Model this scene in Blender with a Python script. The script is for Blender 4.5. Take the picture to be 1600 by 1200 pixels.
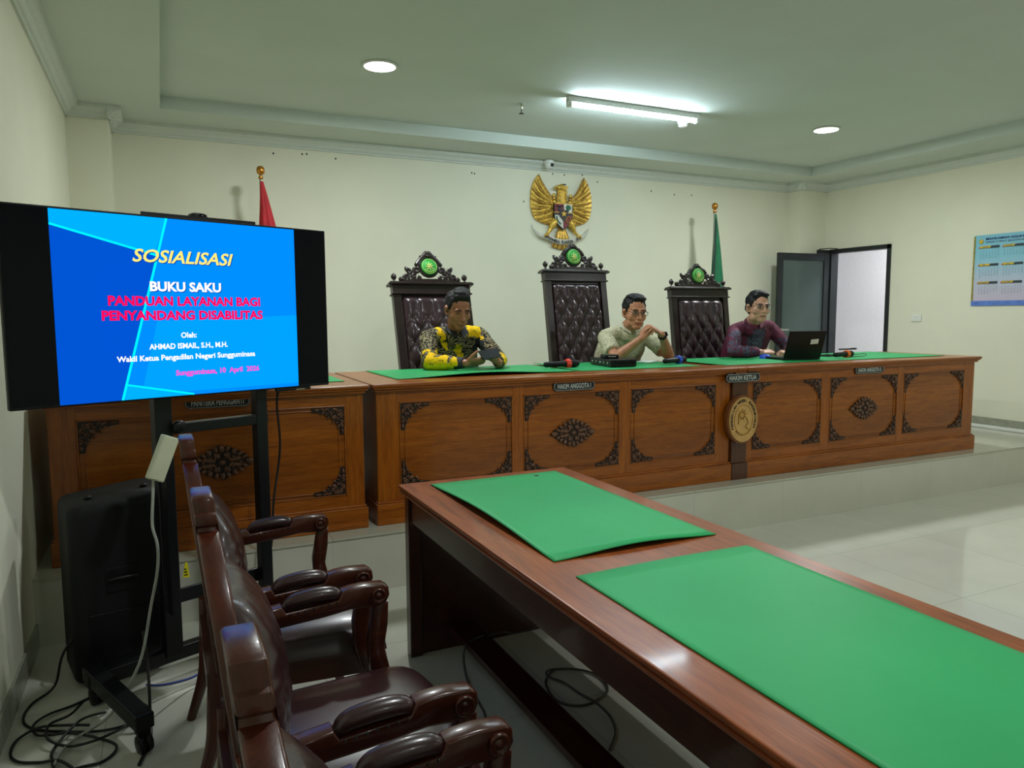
import bpy, bmesh, math, random
from mathutils import Vector, Matrix, Euler, noise
from math import sin, cos, pi, radians, sqrt, atan2, hypot
for _o in list(bpy.data.objects):
    bpy.data.objects.remove(_o)
SC = bpy.context.scene
COL = SC.collection
random.seed(7)

# ------------------------------------------------------------------ camera
YAW, PIT, ROLL = radians(25.425), radians(-5.428), radians(-0.289)
fw = Vector((sin(YAW)*cos(PIT), cos(YAW)*cos(PIT), sin(PIT)))
rt0 = Vector((cos(YAW), -sin(YAW), 0)); up0 = rt0.cross(fw)
rt = rt0*cos(ROLL) + up0*sin(ROLL); up = -rt0*sin(ROLL) + up0*cos(ROLL)
cam_data = bpy.data.cameras.new('camera'); cam = bpy.data.objects.new('camera', cam_data); COL.objects.link(cam)
cam_data.sensor_width = 36; cam_data.sensor_fit = 'HORIZONTAL'; cam_data.lens = 36*1149.5/1600
cam_data.clip_start = .02; cam_data.clip_end = 60
m = Matrix((rt, up, -fw)).transposed().to_4x4(); m.translation = (0, 0, 1.5); cam.matrix_world = m
SC.camera = cam

# ------------------------------------------------------------------ world, exposure, lamp strengths
W = bpy.data.worlds.new('world'); SC.world = W; W.use_nodes = True
W.node_tree.nodes['Background'].inputs[0].default_value = (.8, .9, .85, 1)
W.node_tree.nodes['Background'].inputs[1].default_value = .05
SC.view_settings.view_transform = 'Standard'; SC.view_settings.look = 'None'
SC.view_settings.gamma = 1; SC.view_settings.exposure = 0.42
SC.view_settings.use_curve_mapping = False
DOWN_W = 30       # each round downlight
CORR_W = 36       # the lamp in the room beyond the door
LAMP_COL = (.94, 1.0, 1.0)
SCREEN_E = .82

# ------------------------------------------------------------------ geometry helpers
class MB:
    def __init__(s): s.v = []; s.f = []; s.m = []; s.sm = []
    def add(s, vs, fs, mi=0, smooth=False, M=None):
        b = len(s.v)
        for p in vs:
            p = Vector(p)
            s.v.append(M @ p if M else p)
        for f in fs:
            s.f.append([b+i for i in f]); s.m.append(mi); s.sm.append(smooth)
        return s
    def box(s, x0, x1, y0, y1, z0, z1, mi=0, M=None, bev=0.0):
        if bev <= 0:
            vs = [(x, y, z) for z in (z0, z1) for y in (y0, y1) for x in (x0, x1)]
            return s.add(vs, [(0,2,3,1),(4,5,7,6),(0,1,5,4),(2,6,7,3),(0,4,6,2),(1,3,7,5)], mi, False, M)
        bm = bmesh.new(); bmesh.ops.create_cube(bm, size=1)
        for v in bm.verts:
            v.co = ((x0+x1)/2+v.co.x*(x1-x0), (y0+y1)/2+v.co.y*(y1-y0), (z0+z1)/2+v.co.z*(z1-z0))
        bmesh.ops.bevel(bm, geom=list(bm.edges), offset=bev, segments=2, profile=.5, affect='EDGES')
        return s.bm(bm, mi, False, M)
    def bm(s, bm, mi=0, smooth=False, M=None):
        bm.verts.index_update()
        s.add([v.co.copy() for v in bm.verts], [[v.index for v in f.verts] for f in bm.faces], mi, smooth, M); bm.free(); return s
    def ell(s, c, r, mi=0, M=None, nu=14, nv=9):
        vs = [(c[0], c[1], c[2]-r[2])]
        for j in range(1, nv):
            t = -pi/2+pi*j/nv
            for i in range(nu):
                a = 2*pi*i/nu; vs.append((c[0]+r[0]*cos(t)*cos(a), c[1]+r[1]*cos(t)*sin(a), c[2]+r[2]*sin(t)))
        vs.append((c[0], c[1], c[2]+r[2])); n = len(vs)-1; fs = []
        for i in range(nu):
            k = (i+1) % nu
            fs.append((0, 1+k, 1+i)); fs.append((n, n-nu+i, n-nu+k))
            for j in range(nv-2): fs.append((1+j*nu+i, 1+j*nu+k, 1+(j+1)*nu+k, 1+(j+1)*nu+i))
        return s.add(vs, fs, mi, True, M)
    def tube(s, pts, r, mi=0, n=8, cap='flat', M=None, flat=(1, 1), upv=None, smooth=True, closed=False):
        pts = [Vector(p) for p in pts]
        if not hasattr(r, '__len__'): r = [r]*len(pts)
        r = list(r)
        if cap == 'round':
            d0 = (pts[0]-pts[1]).normalized(); d1 = (pts[-1]-pts[-2]).normalized()
            r0, r1 = r[0], r[-1]
            pre = [(pts[0]+d0*r0*sin(a), r0*cos(a)) for a in (1.45, 1.1, .6)]
            post = [(pts[-1]+d1*r1*sin(a), r1*cos(a)) for a in (.6, 1.1, 1.45)]
            r = [q[1] for q in pre]+r+[q[1] for q in post]; pts = [q[0] for q in pre]+pts+[q[0] for q in post]
        N = len(pts); vs = []; prev = None
        for i, p in enumerate(pts):
            if closed: t = pts[(i+1) % N]-pts[i-1]
            else: t = pts[min(i+1, N-1)]-pts[max(i-1, 0)]
            t = t.normalized() if t.length > 1e-9 else Vector((0, 0, 1))
            if prev is None:
                u = Vector(upv) if upv else (Vector((0, 0, 1)) if abs(t.z) < .9 else Vector((0, 1, 0)))
            else: u = prev
            u = (u-t*u.dot(t))
            if u.length < 1e-6: u = t.orthogonal()
            u.normalize(); w = t.cross(u); prev = u
            for k in range(n):
                a = 2*pi*k/n+pi/n
                vs.append(p+(w*cos(a)*flat[0]+u*sin(a)*flat[1])*r[i])
        fs = []
        for i in range(N if closed else N-1):
            j = (i+1) % N
            for k in range(n):
                q = (k+1) % n; fs.append((i*n+k, i*n+q, j*n+q, j*n+k))
        s.add(vs, fs, mi, smooth, M)
        if not closed:
            s.add(vs[:n], [tuple(range(n))[::-1]], mi, False, M); s.add(vs[-n:], [tuple(range(n))], mi, False, M)
        return s
    def rings(s, rings, mi=0, M=None, smooth=True, caps=True):
        n = len(rings[0]); vs = [p for r in rings for p in r]; fs = []
        for i in range(len(rings)-1):
            for k in range(n):
                q = (k+1) % n; fs.append((i*n+k, i*n+q, (i+1)*n+q, (i+1)*n+k))
        if caps: fs.append(tuple(range(n))[::-1]); fs.append(tuple(range((len(rings)-1)*n, len(rings)*n)))
        return s.add(vs, fs, mi, smooth, M)
    def lathe(s, prof, c=(0, 0, 0), n=20, mi=0, M=None, smooth=True):
        rr = [[(c[0]+r*cos(2*pi*k/n), c[1]+r*sin(2*pi*k/n), c[2]+z) for k in range(n)] for r, z in prof]
        return s.rings(rr, mi, M, smooth)
    def prism(s, poly, a, b, axis='y', mi=0, M=None):
        # polygon in the plane across the axis; y: (x,z)  x: (y,z)  z: (x,y)
        def P(p, h): return {'y': (p[0], h, p[1]), 'x': (h, p[0], p[1]), 'z': (p[0], p[1], h)}[axis]
        bm = bmesh.new(); va = [bm.verts.new(P(p, a)) for p in poly]; vb = [bm.verts.new(P(p, b)) for p in poly]; n = len(poly)
        bm.faces.new(va[::-1]); bm.faces.new(vb)
        for i in range(n): bm.faces.new((va[i], va[(i+1) % n], vb[(i+1) % n], vb[i]))
        bmesh.ops.recalc_face_normals(bm, faces=bm.faces)
        big = [f for f in bm.faces if len(f.verts) > 4]
        if big: bmesh.ops.triangulate(bm, faces=big)
        return s.bm(bm, mi, False, M)
    def soft(s, poly, a, b, axis='y', c=.005, mi=0, M=None):
        """prism with rounded edges"""
        P = [Vector((p[0], p[1])) for p in poly]; n = len(P); ar = sum(P[i].x*P[(i+1) % n].y-P[(i+1) % n].x*P[i].y for i in range(n)); sg = 1 if ar > 0 else -1
        def ins(d):
            out = []
            for i in range(n):
                e0 = (P[i]-P[i-1]).normalized(); e1 = (P[(i+1) % n]-P[i]).normalized(); t_ = (e0+e1)
                t_ = t_.normalized() if t_.length > 1e-6 else e0
                out.append(P[i]+Vector((-t_.y, t_.x))*sg*d)
            return out
        def Q(p, h): return {'y': (p.x, h, p.y), 'x': (h, p.x, p.y), 'z': (p.x, p.y, h)}[axis]
        sgn = 1 if b > a else -1; rr = []
        for d, h in ((c, a), (c*.3, a+sgn*c*.3), (0, a+sgn*c), (0, b-sgn*c), (c*.3, b-sgn*c*.3), (c, b)): rr.append([Q(p, h) for p in ins(d)])
        return s.rings(rr, mi, M)
    def grid(s, fn, nu, nv, mi=0, M=None, smooth=True):
        vs = [fn(i/nu, j/nv) for j in range(nv+1) for i in range(nu+1)]
        return s.add(vs, [(j*(nu+1)+i, j*(nu+1)+i+1, (j+1)*(nu+1)+i+1, (j+1)*(nu+1)+i) for j in range(nv) for i in range(nu)], mi, smooth, M)
    def mesh(s, name, mats, fix=True):
        me = bpy.data.meshes.new(name)
        me.from_pydata([tuple(v) for v in s.v], [], s.f)
        for mt in (mats if isinstance(mats, (list, tuple)) else [mats]): me.materials.append(mt)
        me.polygons.foreach_set('material_index', s.m); me.polygons.foreach_set('use_smooth', s.sm)
        me.update()
        if fix:
            bm = bmesh.new(); bm.from_mesh(me); bmesh.ops.recalc_face_normals(bm, faces=bm.faces); bm.to_mesh(me); bm.free()
        return me
    def obj(s, name, mats, parent=None, loc=None, label=None, fix=True):
        o = bpy.data.objects.new(name, s.mesh(name, mats, fix)); COL.objects.link(o)
        if parent: o.parent = parent
        if loc: o.location = loc
        if label: o['label'] = label
        return o

def link(name, me, parent=None, loc=(0, 0, 0), rot=(0, 0, 0), label=None):
    o = bpy.data.objects.new(name, me); COL.objects.link(o); o.location = loc; o.rotation_euler = rot
    if parent: o.parent = parent
    if label: o['label'] = label
    return o
def thing(name, label, cat, loc=(0, 0, 0), rotz=0, group=None):
    o = bpy.data.objects.new(name, None); COL.objects.link(o); o.location = loc; o.rotation_euler = (0, 0, rotz)
    o.empty_display_size = .1
    return tag(o, label, cat, group)
def tag(o, label, cat, group=None):
    o['label'] = label; o['category'] = cat
    if group: o['group'] = group
    return o
def struct(o, label=None):
    o['kind'] = 'structure'
    if label: o['label'] = label
    return o
def copy_tree(o, parent=None):
    c = o.copy(); COL.objects.link(c)
    if parent: c.parent = parent
    for ch in list(o.children): copy_tree(ch, c)
    return c
def T(*a): return Matrix.Translation(a)
def RX(a): return Matrix.Rotation(a, 4, 'X')
def RY(a): return Matrix.Rotation(a, 4, 'Y')
def RZ(a): return Matrix.Rotation(a, 4, 'Z')
def SCL(x, y, z): return Matrix.Diagonal((x, y, z, 1))
def smoothpath(pts, sub=6, closed=False):
    P = [Vector(p) for p in pts]; n = len(P); out = []
    for i in range(n if closed else n-1):
        g = lambda k: P[k % n] if closed else P[max(0, min(n-1, k))]
        a, b, c, d = g(i-1), g(i), g(i+1), g(i+2)
        for k in range(sub):
            t = k/sub
            out.append(.5*((2*b)+(-a+c)*t+(2*a-5*b+4*c-d)*t*t+(-a+3*b-3*c+d)*t**3))
    if not closed: out.append(P[-1])
    return out
def text_mb(mb, s, h, M, mi=0, width=None, shear=0, ext=0.0, bold=0.0, align='CENTER', center=True):
    """letters in the local xy plane (x right, y up), cap height h, put in place by M"""
    cu = bpy.data.curves.new('t', 'FONT'); cu.body = s; cu.align_x = align; cu.shear = shear; cu.extrude = 0; cu.offset = bold; cu.resolution_u = 3
    ob = bpy.data.objects.new('t', cu); me = bpy.data.meshes.new_from_object(ob)
    vs = [v.co.copy() for v in me.vertices]; fs = [list(p.vertices) for p in me.polygons]
    bpy.data.objects.remove(ob); bpy.data.curves.remove(cu); bpy.data.meshes.remove(me)
    if not vs: return
    x0 = min(v.x for v in vs); x1 = max(v.x for v in vs); k = h/.69
    kx = width/(x1-x0) if width else k
    cx = (x0+x1)/2 if align == 'CENTER' else x0
    vs = [Vector(((v.x-cx)*kx, v.y*k, ext)) for v in vs]
    mb.add(vs, fs, mi, False, M)
def spiral(cx, cy, r, turns, a0, sgn=1, n=14, r1=.15):
    return [(cx+r*(1-(1-r1)*t)*cos(a0+sgn*2*pi*turns*t), cy+r*(1-(1-r1)*t)*sin(a0+sgn*2*pi*turns*t)) for t in [i/n for i in range(n+1)]]
def remeshed(mb, mats, voxel, smooth_it=4, fac=.5, classify=None, name='body'):
    o = mb.obj('tmp', mats[0])
    rm = o.modifiers.new('r', 'REMESH'); rm.mode = 'VOXEL'; rm.voxel_size = voxel; rm.use_smooth_shade = True
    if smooth_it:
        sm = o.modifiers.new('s', 'SMOOTH'); sm.iterations = smooth_it; sm.factor = fac
    dg = bpy.context.evaluated_depsgraph_get(); dg.update()
    me = bpy.data.meshes.new_from_object(o.evaluated_get(dg)); me.name = name
    old = o.data; bpy.data.objects.remove(o); bpy.data.meshes.remove(old)
    me.materials.clear()
    for mt in mats: me.materials.append(mt)
    for p in me.polygons:
        p.use_smooth = True; p.material_index = classify(p.center) if classify else 0
    return me

# ------------------------------------------------------------------ materials
def lin(c): return tuple(((x/255)/12.92 if x/255 <= .04045 else ((x/255+.055)/1.055)**2.4) for x in c)+(1,)
class NT:
    def __init__(s, name):
        s.mt = bpy.data.materials.new(name); s.mt.use_nodes = True; s.t = s.mt.node_tree; s.b = s.t.nodes['Principled BSDF']
    def n(s, ty, **kw):
        nd = s.t.nodes.new(ty)
        for k, v in kw.items():
            if k in nd.inputs.keys(): nd.inputs[k].default_value = v
            else: setattr(nd, k, v)
        return nd
    def l(s, a, b): s.t.links.new(a, b)
    def ramp(s, fac, stops, interp='LINEAR'):
        r = s.n('ShaderNodeValToRGB'); r.color_ramp.interpolation = interp
        e = r.color_ramp.elements
        while len(e) < len(stops): e.new(.5)
        for k, (p, c) in zip(e, stops): k.position = p; k.color = lin(c) if len(c) == 3 else c
        s.l(fac, r.inputs[0]); return r.outputs[0]
    def coord(s, scale=(1, 1, 1), rot=(0, 0, 0), kind='Object'):
        tc = s.n('ShaderNodeTexCoord'); mp = s.n('ShaderNodeMapping'); mp.inputs['Scale'].default_value = scale; mp.inputs['Rotation'].default_value = rot
        s.l(tc.outputs[kind], mp.inputs[0]); return mp.outputs[0]
    def noise(s, vec, scale=5, detail=4, dist=0, rough=.5):
        nz = s.n('ShaderNodeTexNoise'); nz.inputs['Scale'].default_value = scale; nz.inputs['Detail'].default_value = detail
        nz.inputs['Distortion'].default_value = dist; nz.inputs['Roughness'].default_value = rough
        s.l(vec, nz.inputs['Vector']); return nz.outputs['Fac']
    def mix(s, fac, a, b, mode='MIX'):
        x = s.n('ShaderNodeMix', data_type='RGBA', blend_type=mode)
        for i, val in ((0, fac), (6, a), (7, b)):
            if hasattr(val, 'is_output'): s.l(val, x.inputs[i])
            elif i == 0: x.inputs[0].default_value = val
            else: x.inputs[i].default_value = lin(val) if len(val) == 3 else val
        return x.outputs[2]
    def bump(s, h, strength=.2, dist=.005):
        b = s.n('ShaderNodeBump'); b.inputs['Strength'].default_value = strength; b.inputs['Distance'].default_value = dist
        s.l(h, b.inputs['Height']); s.l(b.outputs[0], s.b.inputs['Normal'])
    def fin(s, col=None, rough=.5, metal=0, coat=0, spec=.5, emit=None, es=0):
        b = s.b.inputs
        if col is not None:
            if hasattr(col, 'is_output'): s.l(col, b['Base Color'])
            else: b['Base Color'].default_value = lin(col)
        b['Roughness'].default_value = rough; b['Metallic'].default_value = metal; b['Coat Weight'].default_value = coat; b['Coat Roughness'].default_value = .08
        b['Specular IOR Level'].default_value = spec
        if emit is not None: b['Emission Color'].default_value = lin(emit); b['Emission Strength'].default_value = es
        return s.mt
def plain(name, col, rough=.5, metal=0, coat=0, var=.06, scale=20, spec=.5):
    t = NT(name); f = t.noise(t.coord(), scale, 3)
    a = tuple(max(0, c*(1-var)) for c in col); b = tuple(min(255, c*(1+var)) for c in col)
    return t.fin(t.ramp(f, [(.3, a), (.7, b)]), rough, metal, coat, spec)
def glow(name, col, es):
    t = NT(name); return t.fin((0, 0, 0), .5, spec=0, emit=col, es=es)
def wood(name, dark, mid, light, axis='x', rough=.3, coat=.14, scale=1.0, planks=0, bump=.08):
    t = NT(name); sc = {'x': (1.2, 14, 14), 'y': (14, 1.2, 14), 'z': (14, 14, 1.2)}[axis]
    v = t.coord(tuple(k*scale for k in sc)); f = t.noise(v, 1.6, 6, 1.2, .6)
    v2 = t.coord(tuple(k*scale*6 for k in sc)); f2 = t.noise(v2, 2, 3)
    c = t.ramp(f, [(.25, dark), (.5, mid), (.75, light)])
    c = t.mix(.25, c, t.ramp(f2, [(.35, dark), (.65, light)]), 'MIX')
    if planks:
        sx = t.n('ShaderNodeSeparateXYZ'); t.l(t.coord(), sx.inputs[0])
        mu = t.n('ShaderNodeMath', operation='MULTIPLY'); mu.inputs[1].default_value = 1/planks; t.l(sx.outputs[2], mu.inputs[0])
        fl = t.n('ShaderNodeMath', operation='FLOOR'); t.l(mu.outputs[0], fl.inputs[0])
        wn = t.n('ShaderNodeTexWhiteNoise', noise_dimensions='1D'); t.l(fl.outputs[0], wn.inputs['W'])
        c = t.mix(1.0, c, t.ramp(wn.outputs['Value'], [(0, (205, 200, 195)), (1, (255, 255, 255))]), 'MULTIPLY')
    t.bump(f2, bump, .002)
    return t.fin(c, rough, 0, coat, .4)
M_wall = plain('wall_paint', (227, 226, 205), .75, var=.012, scale=2)
M_ceil = plain('ceiling_paint', (202, 211, 203), .8, var=.01, scale=2)
M_trimw = plain('cornice_paint', (205, 212, 204), .6, var=.01)
def tiles(name, a, b, grout, size, rough, off=(0, 0, 0), rotx=0):
    t = NT(name); tc = t.n('ShaderNodeTexCoord'); mp = t.n('ShaderNodeMapping'); mp.inputs['Location'].default_value = off; mp.inputs['Rotation'].default_value = (rotx, 0, 0)
    t.l(tc.outputs['Object'], mp.inputs[0])
    br = t.n('ShaderNodeTexBrick', offset=0.0, squash=1.0); br.inputs['Scale'].default_value = 1; br.inputs['Mortar Size'].default_value = .0022; br.inputs['Mortar Smooth'].default_value = .2
    br.inputs['Brick Width'].default_value = size[0]; br.inputs['Row Height'].default_value = size[1]; br.inputs['Bias'].default_value = 0
    br.inputs['Color1'].default_value = lin(a); br.inputs['Color2'].default_value = lin(b); br.inputs['Mortar'].default_value = lin(grout)
    t.l(mp.outputs[0], br.inputs['Vector'])
    f = t.noise(t.coord(), 3, 4); c = t.mix(.12, br.outputs['Color'], t.ramp(f, [(.3, (150, 148, 132)), (.7, (225, 224, 210))]), 'MIX')
    return t.fin(c, rough, 0, 0, .5)
M_floor = tiles('floor_tile', (210, 209, 196), (206, 205, 192), (172, 170, 156), (.8, .8), .1, (.25, .03, 0))
M_podtop = tiles('podium_tile', (192, 191, 174), (188, 187, 171), (152, 149, 134), (.8, .8), .14, (.03, .64, 0))
M_riser = tiles('riser_tile', (206, 205, 190), (204, 203, 188), (190, 188, 172), (.8, 3.0), .16, (.03, 0, 1), radians(90))
M_skirt = plain('skirting_tile', (150, 152, 136), .25)
TK = dict(dark=(98, 46, 7), mid=(150, 79, 14), light=(182, 104, 27))
M_teak = wood('teak_grain_across', axis='x', **TK)
M_teakz = wood('teak_grain_upright', axis='z', **TK)
M_teakp = wood('teak_boards', (114, 56, 9), (168, 92, 20), (194, 116, 33), 'x', planks=.125)
M_teakd = wood('teak_dark_post', (58, 30, 16), (84, 48, 28), (100, 60, 36), 'z')
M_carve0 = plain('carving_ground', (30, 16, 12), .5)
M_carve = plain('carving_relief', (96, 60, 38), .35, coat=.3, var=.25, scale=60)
M_tab = wood('table_top_wood', (92, 40, 16), (142, 70, 30), (166, 90, 44), 'y', rough=.34, coat=.2)
M_tabd = wood('table_frame_wood', (42, 18, 12), (62, 28, 18), (76, 36, 22), 'y', rough=.3, coat=.4)
M_chairw = wood('chair_wood', (48, 18, 9), (66, 26, 14), (82, 36, 20), 'z', rough=.3, coat=.18)
M_chairx = wood('chair_wood_long', (45, 17, 9), (62, 25, 14), (78, 34, 19), 'x', rough=.28, coat=.2)
def leather(name, col, rough=.3):
    t = NT(name); v = t.coord(); f = t.noise(v, 5, 3); vo = t.n('ShaderNodeTexVoronoi'); vo.inputs['Scale'].default_value = 260; t.l(v, vo.inputs['Vector'])
    t.bump(vo.outputs['Distance'], .06, .001)
    return t.fin(t.ramp(f, [(.3, tuple(c*.85 for c in col)), (.7, tuple(c*1.12 for c in col))]), rough, 0, .15)
M_leather = leather('maroon_leather', (50, 27, 28))
M_leatherj = leather('aubergine_leather', (50, 33, 38), .28)
M_ebony = wood('blackened_wood', (22, 14, 14), (34, 23, 22), (46, 32, 30), 'z', rough=.28, coat=.4)
M_black = plain('black_plastic', (14, 15, 17), .42, spec=.3)
M_blackm = plain('black_matt_plastic', (15, 16, 18), .6, spec=.3)
M_metal = plain('black_steel', (20, 21, 25), .35, .3)
M_rubber = plain('cable_rubber', (14, 14, 15), .5)
M_white = plain('white_plastic', (226, 228, 222), .35, var=.02)
M_cream = plain('cream_plastic', (206, 208, 180), .4, var=.02)
M_chrome = plain('chrome', (200, 200, 200), .15, 1)
M_alu = plain('dark_aluminium', (40, 45, 48), .4, .4)
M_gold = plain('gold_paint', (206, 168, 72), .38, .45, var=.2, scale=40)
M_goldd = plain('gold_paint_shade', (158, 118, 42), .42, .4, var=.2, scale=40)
M_brass = plain('brass_ball', (190, 128, 50), .25, .8)
def felt(name, col, seed):
    t = NT(name); v = t.coord(); f = t.noise(v, 1.5+seed, 5); g = t.noise(t.coord((30, 2.5, 1), (0, 0, .5+seed)), 2.2, 3, .4)
    c = t.ramp(f, [(.3, tuple(k*.96 for k in col)), (.7, tuple(min(255, k*1.05) for k in col))])
    sc = t.ramp(g, [(.74, (255, 255, 255)), (.80, (196, 205, 200))])
    return t.fin(t.mix(.35, c, t.mix(1, c, sc, 'MULTIPLY')), .5, 0, 0, .35)
M_green = felt('green_desk_mat', (37, 160, 92), 0)
# ================================================================== THE ROOM
XL, XR, YB, YF, PZ, SOF, TRAY = -.575, 7.55, 6.95, -3.6, .32, 3.08, 3.18
struct(MB().box(XL-.1, XR+.1, YF-.1, YB+.1, -.1, 0).obj('floor', M_floor), 'glossy cream tiled floor')
struct(MB().box(XL-.1, XL, YF, YB, 0, 3.3).obj('wall_left', M_wall), 'cream painted wall on the left')
wb = struct(MB().box(XL-.1, XR+.1, YB, YB+.1, 0, 3.3).obj('wall_back', M_wall), 'cream painted wall behind the judges')
struct(MB().box(XL-.1, XR+.1, YF-.1, YF, 0, 3.3).obj('wall_front', M_wall))
DY0, DY1, DZ = 5.80, 6.66, 2.275
w = MB().box(XR, XR+.12, YF, DY0, 0, 3.3).box(XR, XR+.12, DY1, YB, 0, 3.3).box(XR, XR+.12, DY0, DY1, DZ, 3.3).box(XR, XR+.12, DY0, DY1, 0, PZ)
struct(w.obj('wall_right', M_wall), 'cream painted wall with the open doorway')
tx0, tx1, ty0, ty1 = .068, 6.92, -3.0, 6.40
c = MB().box(XL, tx0, YF, YB, SOF, 3.3).box(tx1, XR, YF, YB, SOF, 3.3).box(tx0, tx1, ty1, YB, SOF, 3.3).box(tx0, tx1, YF, ty0, SOF, 3.3).box(tx0, tx1, ty0, ty1, TRAY, 3.3)
struct(c.obj('ceiling', M_ceil), 'pale ceiling with a raised tray')
p = MB().box(XL, XR, 3.84, YB, 0.0, PZ-.012, 1).box(XL, XR, 3.832, YB, PZ-.012, PZ, 0)
struct(p.obj('podium', [M_podtop, M_riser]), 'tiled podium carrying the benches')
# corner piers
struct(MB().box(XL, -.293, 6.52, YB, PZ, SOF).obj('trim_1', M_wall), 'wall pier in the left corner')
struct(MB().box(7.12, XR, 6.74, YB, PZ, SOF).obj('trim_2', M_wall), 'wall pier in the right corner')
# cornice
prof = [(0, 2.985), (.016, 2.985), (.02, 3.0), (.034, 3.005), (.05, 3.028), (.078, 3.045), (.09, 3.05), (.096, SOF), (0, SOF)]
def cor(name, axis, a, b, base, sg):
    mb = MB(); poly = [(base+sg*d, z) for d, z in prof]
    mb.prism(poly, a, b, axis); return struct(mb.obj(name, M_trimw), 'white plaster cornice')
cor('trim_3', 'x', -.293, 7.12, YB, -1)
cor('trim_4', 'y', YF, 6.52, XL, 1)
cor('trim_5', 'y', YF, 6.74, XR, -1)
cor('trim_6', 'x', XL, -.293+.096, 6.52, -1)
cor('trim_7', 'y', 6.424, YB, -.293, 1)
cor('trim_8', 'x', 7.12-.096, XR, 6.74, -1)
cor('trim_9', 'y', 6.644, YB, 7.12, -1)
# skirtings
struct(MB().box(XL, XL+.012, YF, 3.84, 0, .11).obj('baseboard_left', M_skirt))
struct(MB().box(XR-.012, XR, 3.84, DY0-.05, PZ, PZ+.11, bev=.003).obj('baseboard_right', M_skirt))
struct(MB().box(-.293, 7.12, YB-.012, YB, PZ, PZ+.11).obj('baseboard_back', M_skirt))
tag(MB().box(XR-.04, XR-.0125, 3.84, DY0-.06, PZ+.001, PZ+.035, bev=.006).obj('cable_trunking', M_white), 'thin white cable trunking along the foot of the right wall', 'trunking')
# nail holes left in the back wall
M_hole = plain('nail_hole', (40, 38, 34), .9)
for x, z in ((.97, 2.93), (1.22, 2.945), (1.26, 2.95), (1.52, 2.93), (2.87, 2.905), (3.45, 2.66), (2.9, 2.9), (3.79, 2.965), (3.93, 2.965), (4.34, 2.92), (5.05, 2.87), (5.37, 2.85), (5.62, 2.86), (4.15, 2.98)):
    h = MB().lathe([(.001, 0), (.006, 0), (.007, .004), (.004, .006)], n=8).obj('nail_hole', M_hole, wb)
    h.location = (x, YB+.003, z); h.rotation_euler = (radians(90), 0, 0); h.scale = (1, 1.4, 1)
# the room beyond the door
M_corr = plain('corridor_paint', (222, 222, 228), .8, var=.01)
struct(MB().box(XR+.12, 10.2, 4.2, 8.6, PZ-.1, PZ).obj('floor_corridor', M_podtop))
c = MB().box(9.4, 9.5, 4.2, 8.6, PZ, 3.1).box(XR+.12, 9.4, 8.5, 8.6, PZ, 3.1).box(XR+.12, 9.4, 4.2, 4.3, PZ, 3.1)
struct(c.obj('wall_corridor', M_corr), 'white wall of the room beyond the door')
struct(MB().box(XR+.12, 9.5, 4.2, 8.6, 3.1, 3.2).obj('ceiling_corridor', M_corr))
# door: black aluminium frame, glazed leaf swung into the room
d = MB()
for y0, y1 in ((DY0, DY0+.045), (DY1-.045, DY1)): d.box(XR-.02, XR+.1, y0, y1, PZ, DZ, bev=.003)
d.box(XR-.02, XR+.1, DY0, DY1, DZ-.05, DZ, bev=.003)
door = struct(d.obj('door_1', M_alu), 'black aluminium door frame in the right wall')
hx, hy = XR-.03, DY1-.01
lw, lz0, lz1 = .80, PZ+.01, DZ-.055
lf = MB().box(-lw, -lw+.075, -.02, .02, lz0, lz1, bev=.004).box(-.085, 0, -.02, .02, lz0, lz1, bev=.004).box(-lw+.075, -.085, -.02, .02, lz1-.085, lz1, bev=.004).box(-lw+.075, -.085, -.02, .02, lz0, lz0+.12, bev=.004).box(-lw+.075, -.085, -.02, .02, 1.18, 1.205)
leaf = lf.obj('door_leaf', M_alu, door, (hx, hy, 0), 'black framed glazed door leaf swung open'); leaf.rotation_euler = (0, 0, radians(-3))
t = NT('tinted_glass'); tg = t.fin((120, 136, 134), .10, 0, 0, .5); t.b.inputs['Transmission Weight'].default_value = .55; t.b.inputs['IOR'].default_value = 1.2
MB().box(-lw+.07, -.08, -.004, .004, lz0+.11, lz1-.08).obj('glass_pane', tg, leaf)
MB().box(-lw+.02, -lw+.045, -.06, -.02, 1.28, 1.31, 0).box(-lw+.02, -lw+.14, -.072, -.055, 1.285, 1.305, bev=.004).obj('door_handle', M_chrome, leaf)
MB().box(-.22, -.02, -.05, -.021, lz1+.0, lz1+.045, bev=.004).tube([(-.2, -.04, lz1+.05), (-.1, -.1, lz1+.06), (.0, -.14, lz1+.055)], .006).obj('door_closer', M_metal, leaf)
# light switch
sw = thing('light_switch', 'small white wall switch between the doorway and the calendar', 'switch', (XR, 5.45, 1.435))
MB().box(-.012, 0, -.06, .06, -.04, .04, bev=.004).obj('switch_plate', M_white, sw)
MB().box(-.018, -.010, -.035, -.002, -.022, .022, bev=.003).box(-.018, -.010, .002, .035, -.022, .022, bev=.003).obj('rocker', M_white, sw)

# ------------------------------------------------------------------ lamps and ceiling fittings
M_lamp = glow('lamp_face', (255, 255, 255), 9)
M_tube = glow('tube_face', (222, 244, 255), 85)
def downlight(x, y, label, k=1.0):
    r = thing('ceiling_light', label, 'light', (x, y, TRAY), 0, 'round downlights of the ceiling tray')
    MB().lathe([(.118, .0), (.122, -.008), (.112, -.016), (.104, -.014), (.104, -.004)], n=32).obj('rim', M_white, r)
    MB().lathe([(.001, -.0145), (.104, -.0145), (.104, -.006), (.001, -.006)], n=32).obj('diffuser', M_lamp, r)
    L = bpy.data.lights.new('downlight', 'AREA'); L.shape = 'DISK'; L.size = .2; L.energy = DOWN_W*k; L.color = LAMP_COL
    o = bpy.data.objects.new('lamp_light', L); COL.objects.link(o); o.parent = r; o.location = (0, 0, -.02)
downlight(1.415, 5.03, 'round glowing downlight above the left bench, left of the tube')
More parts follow.
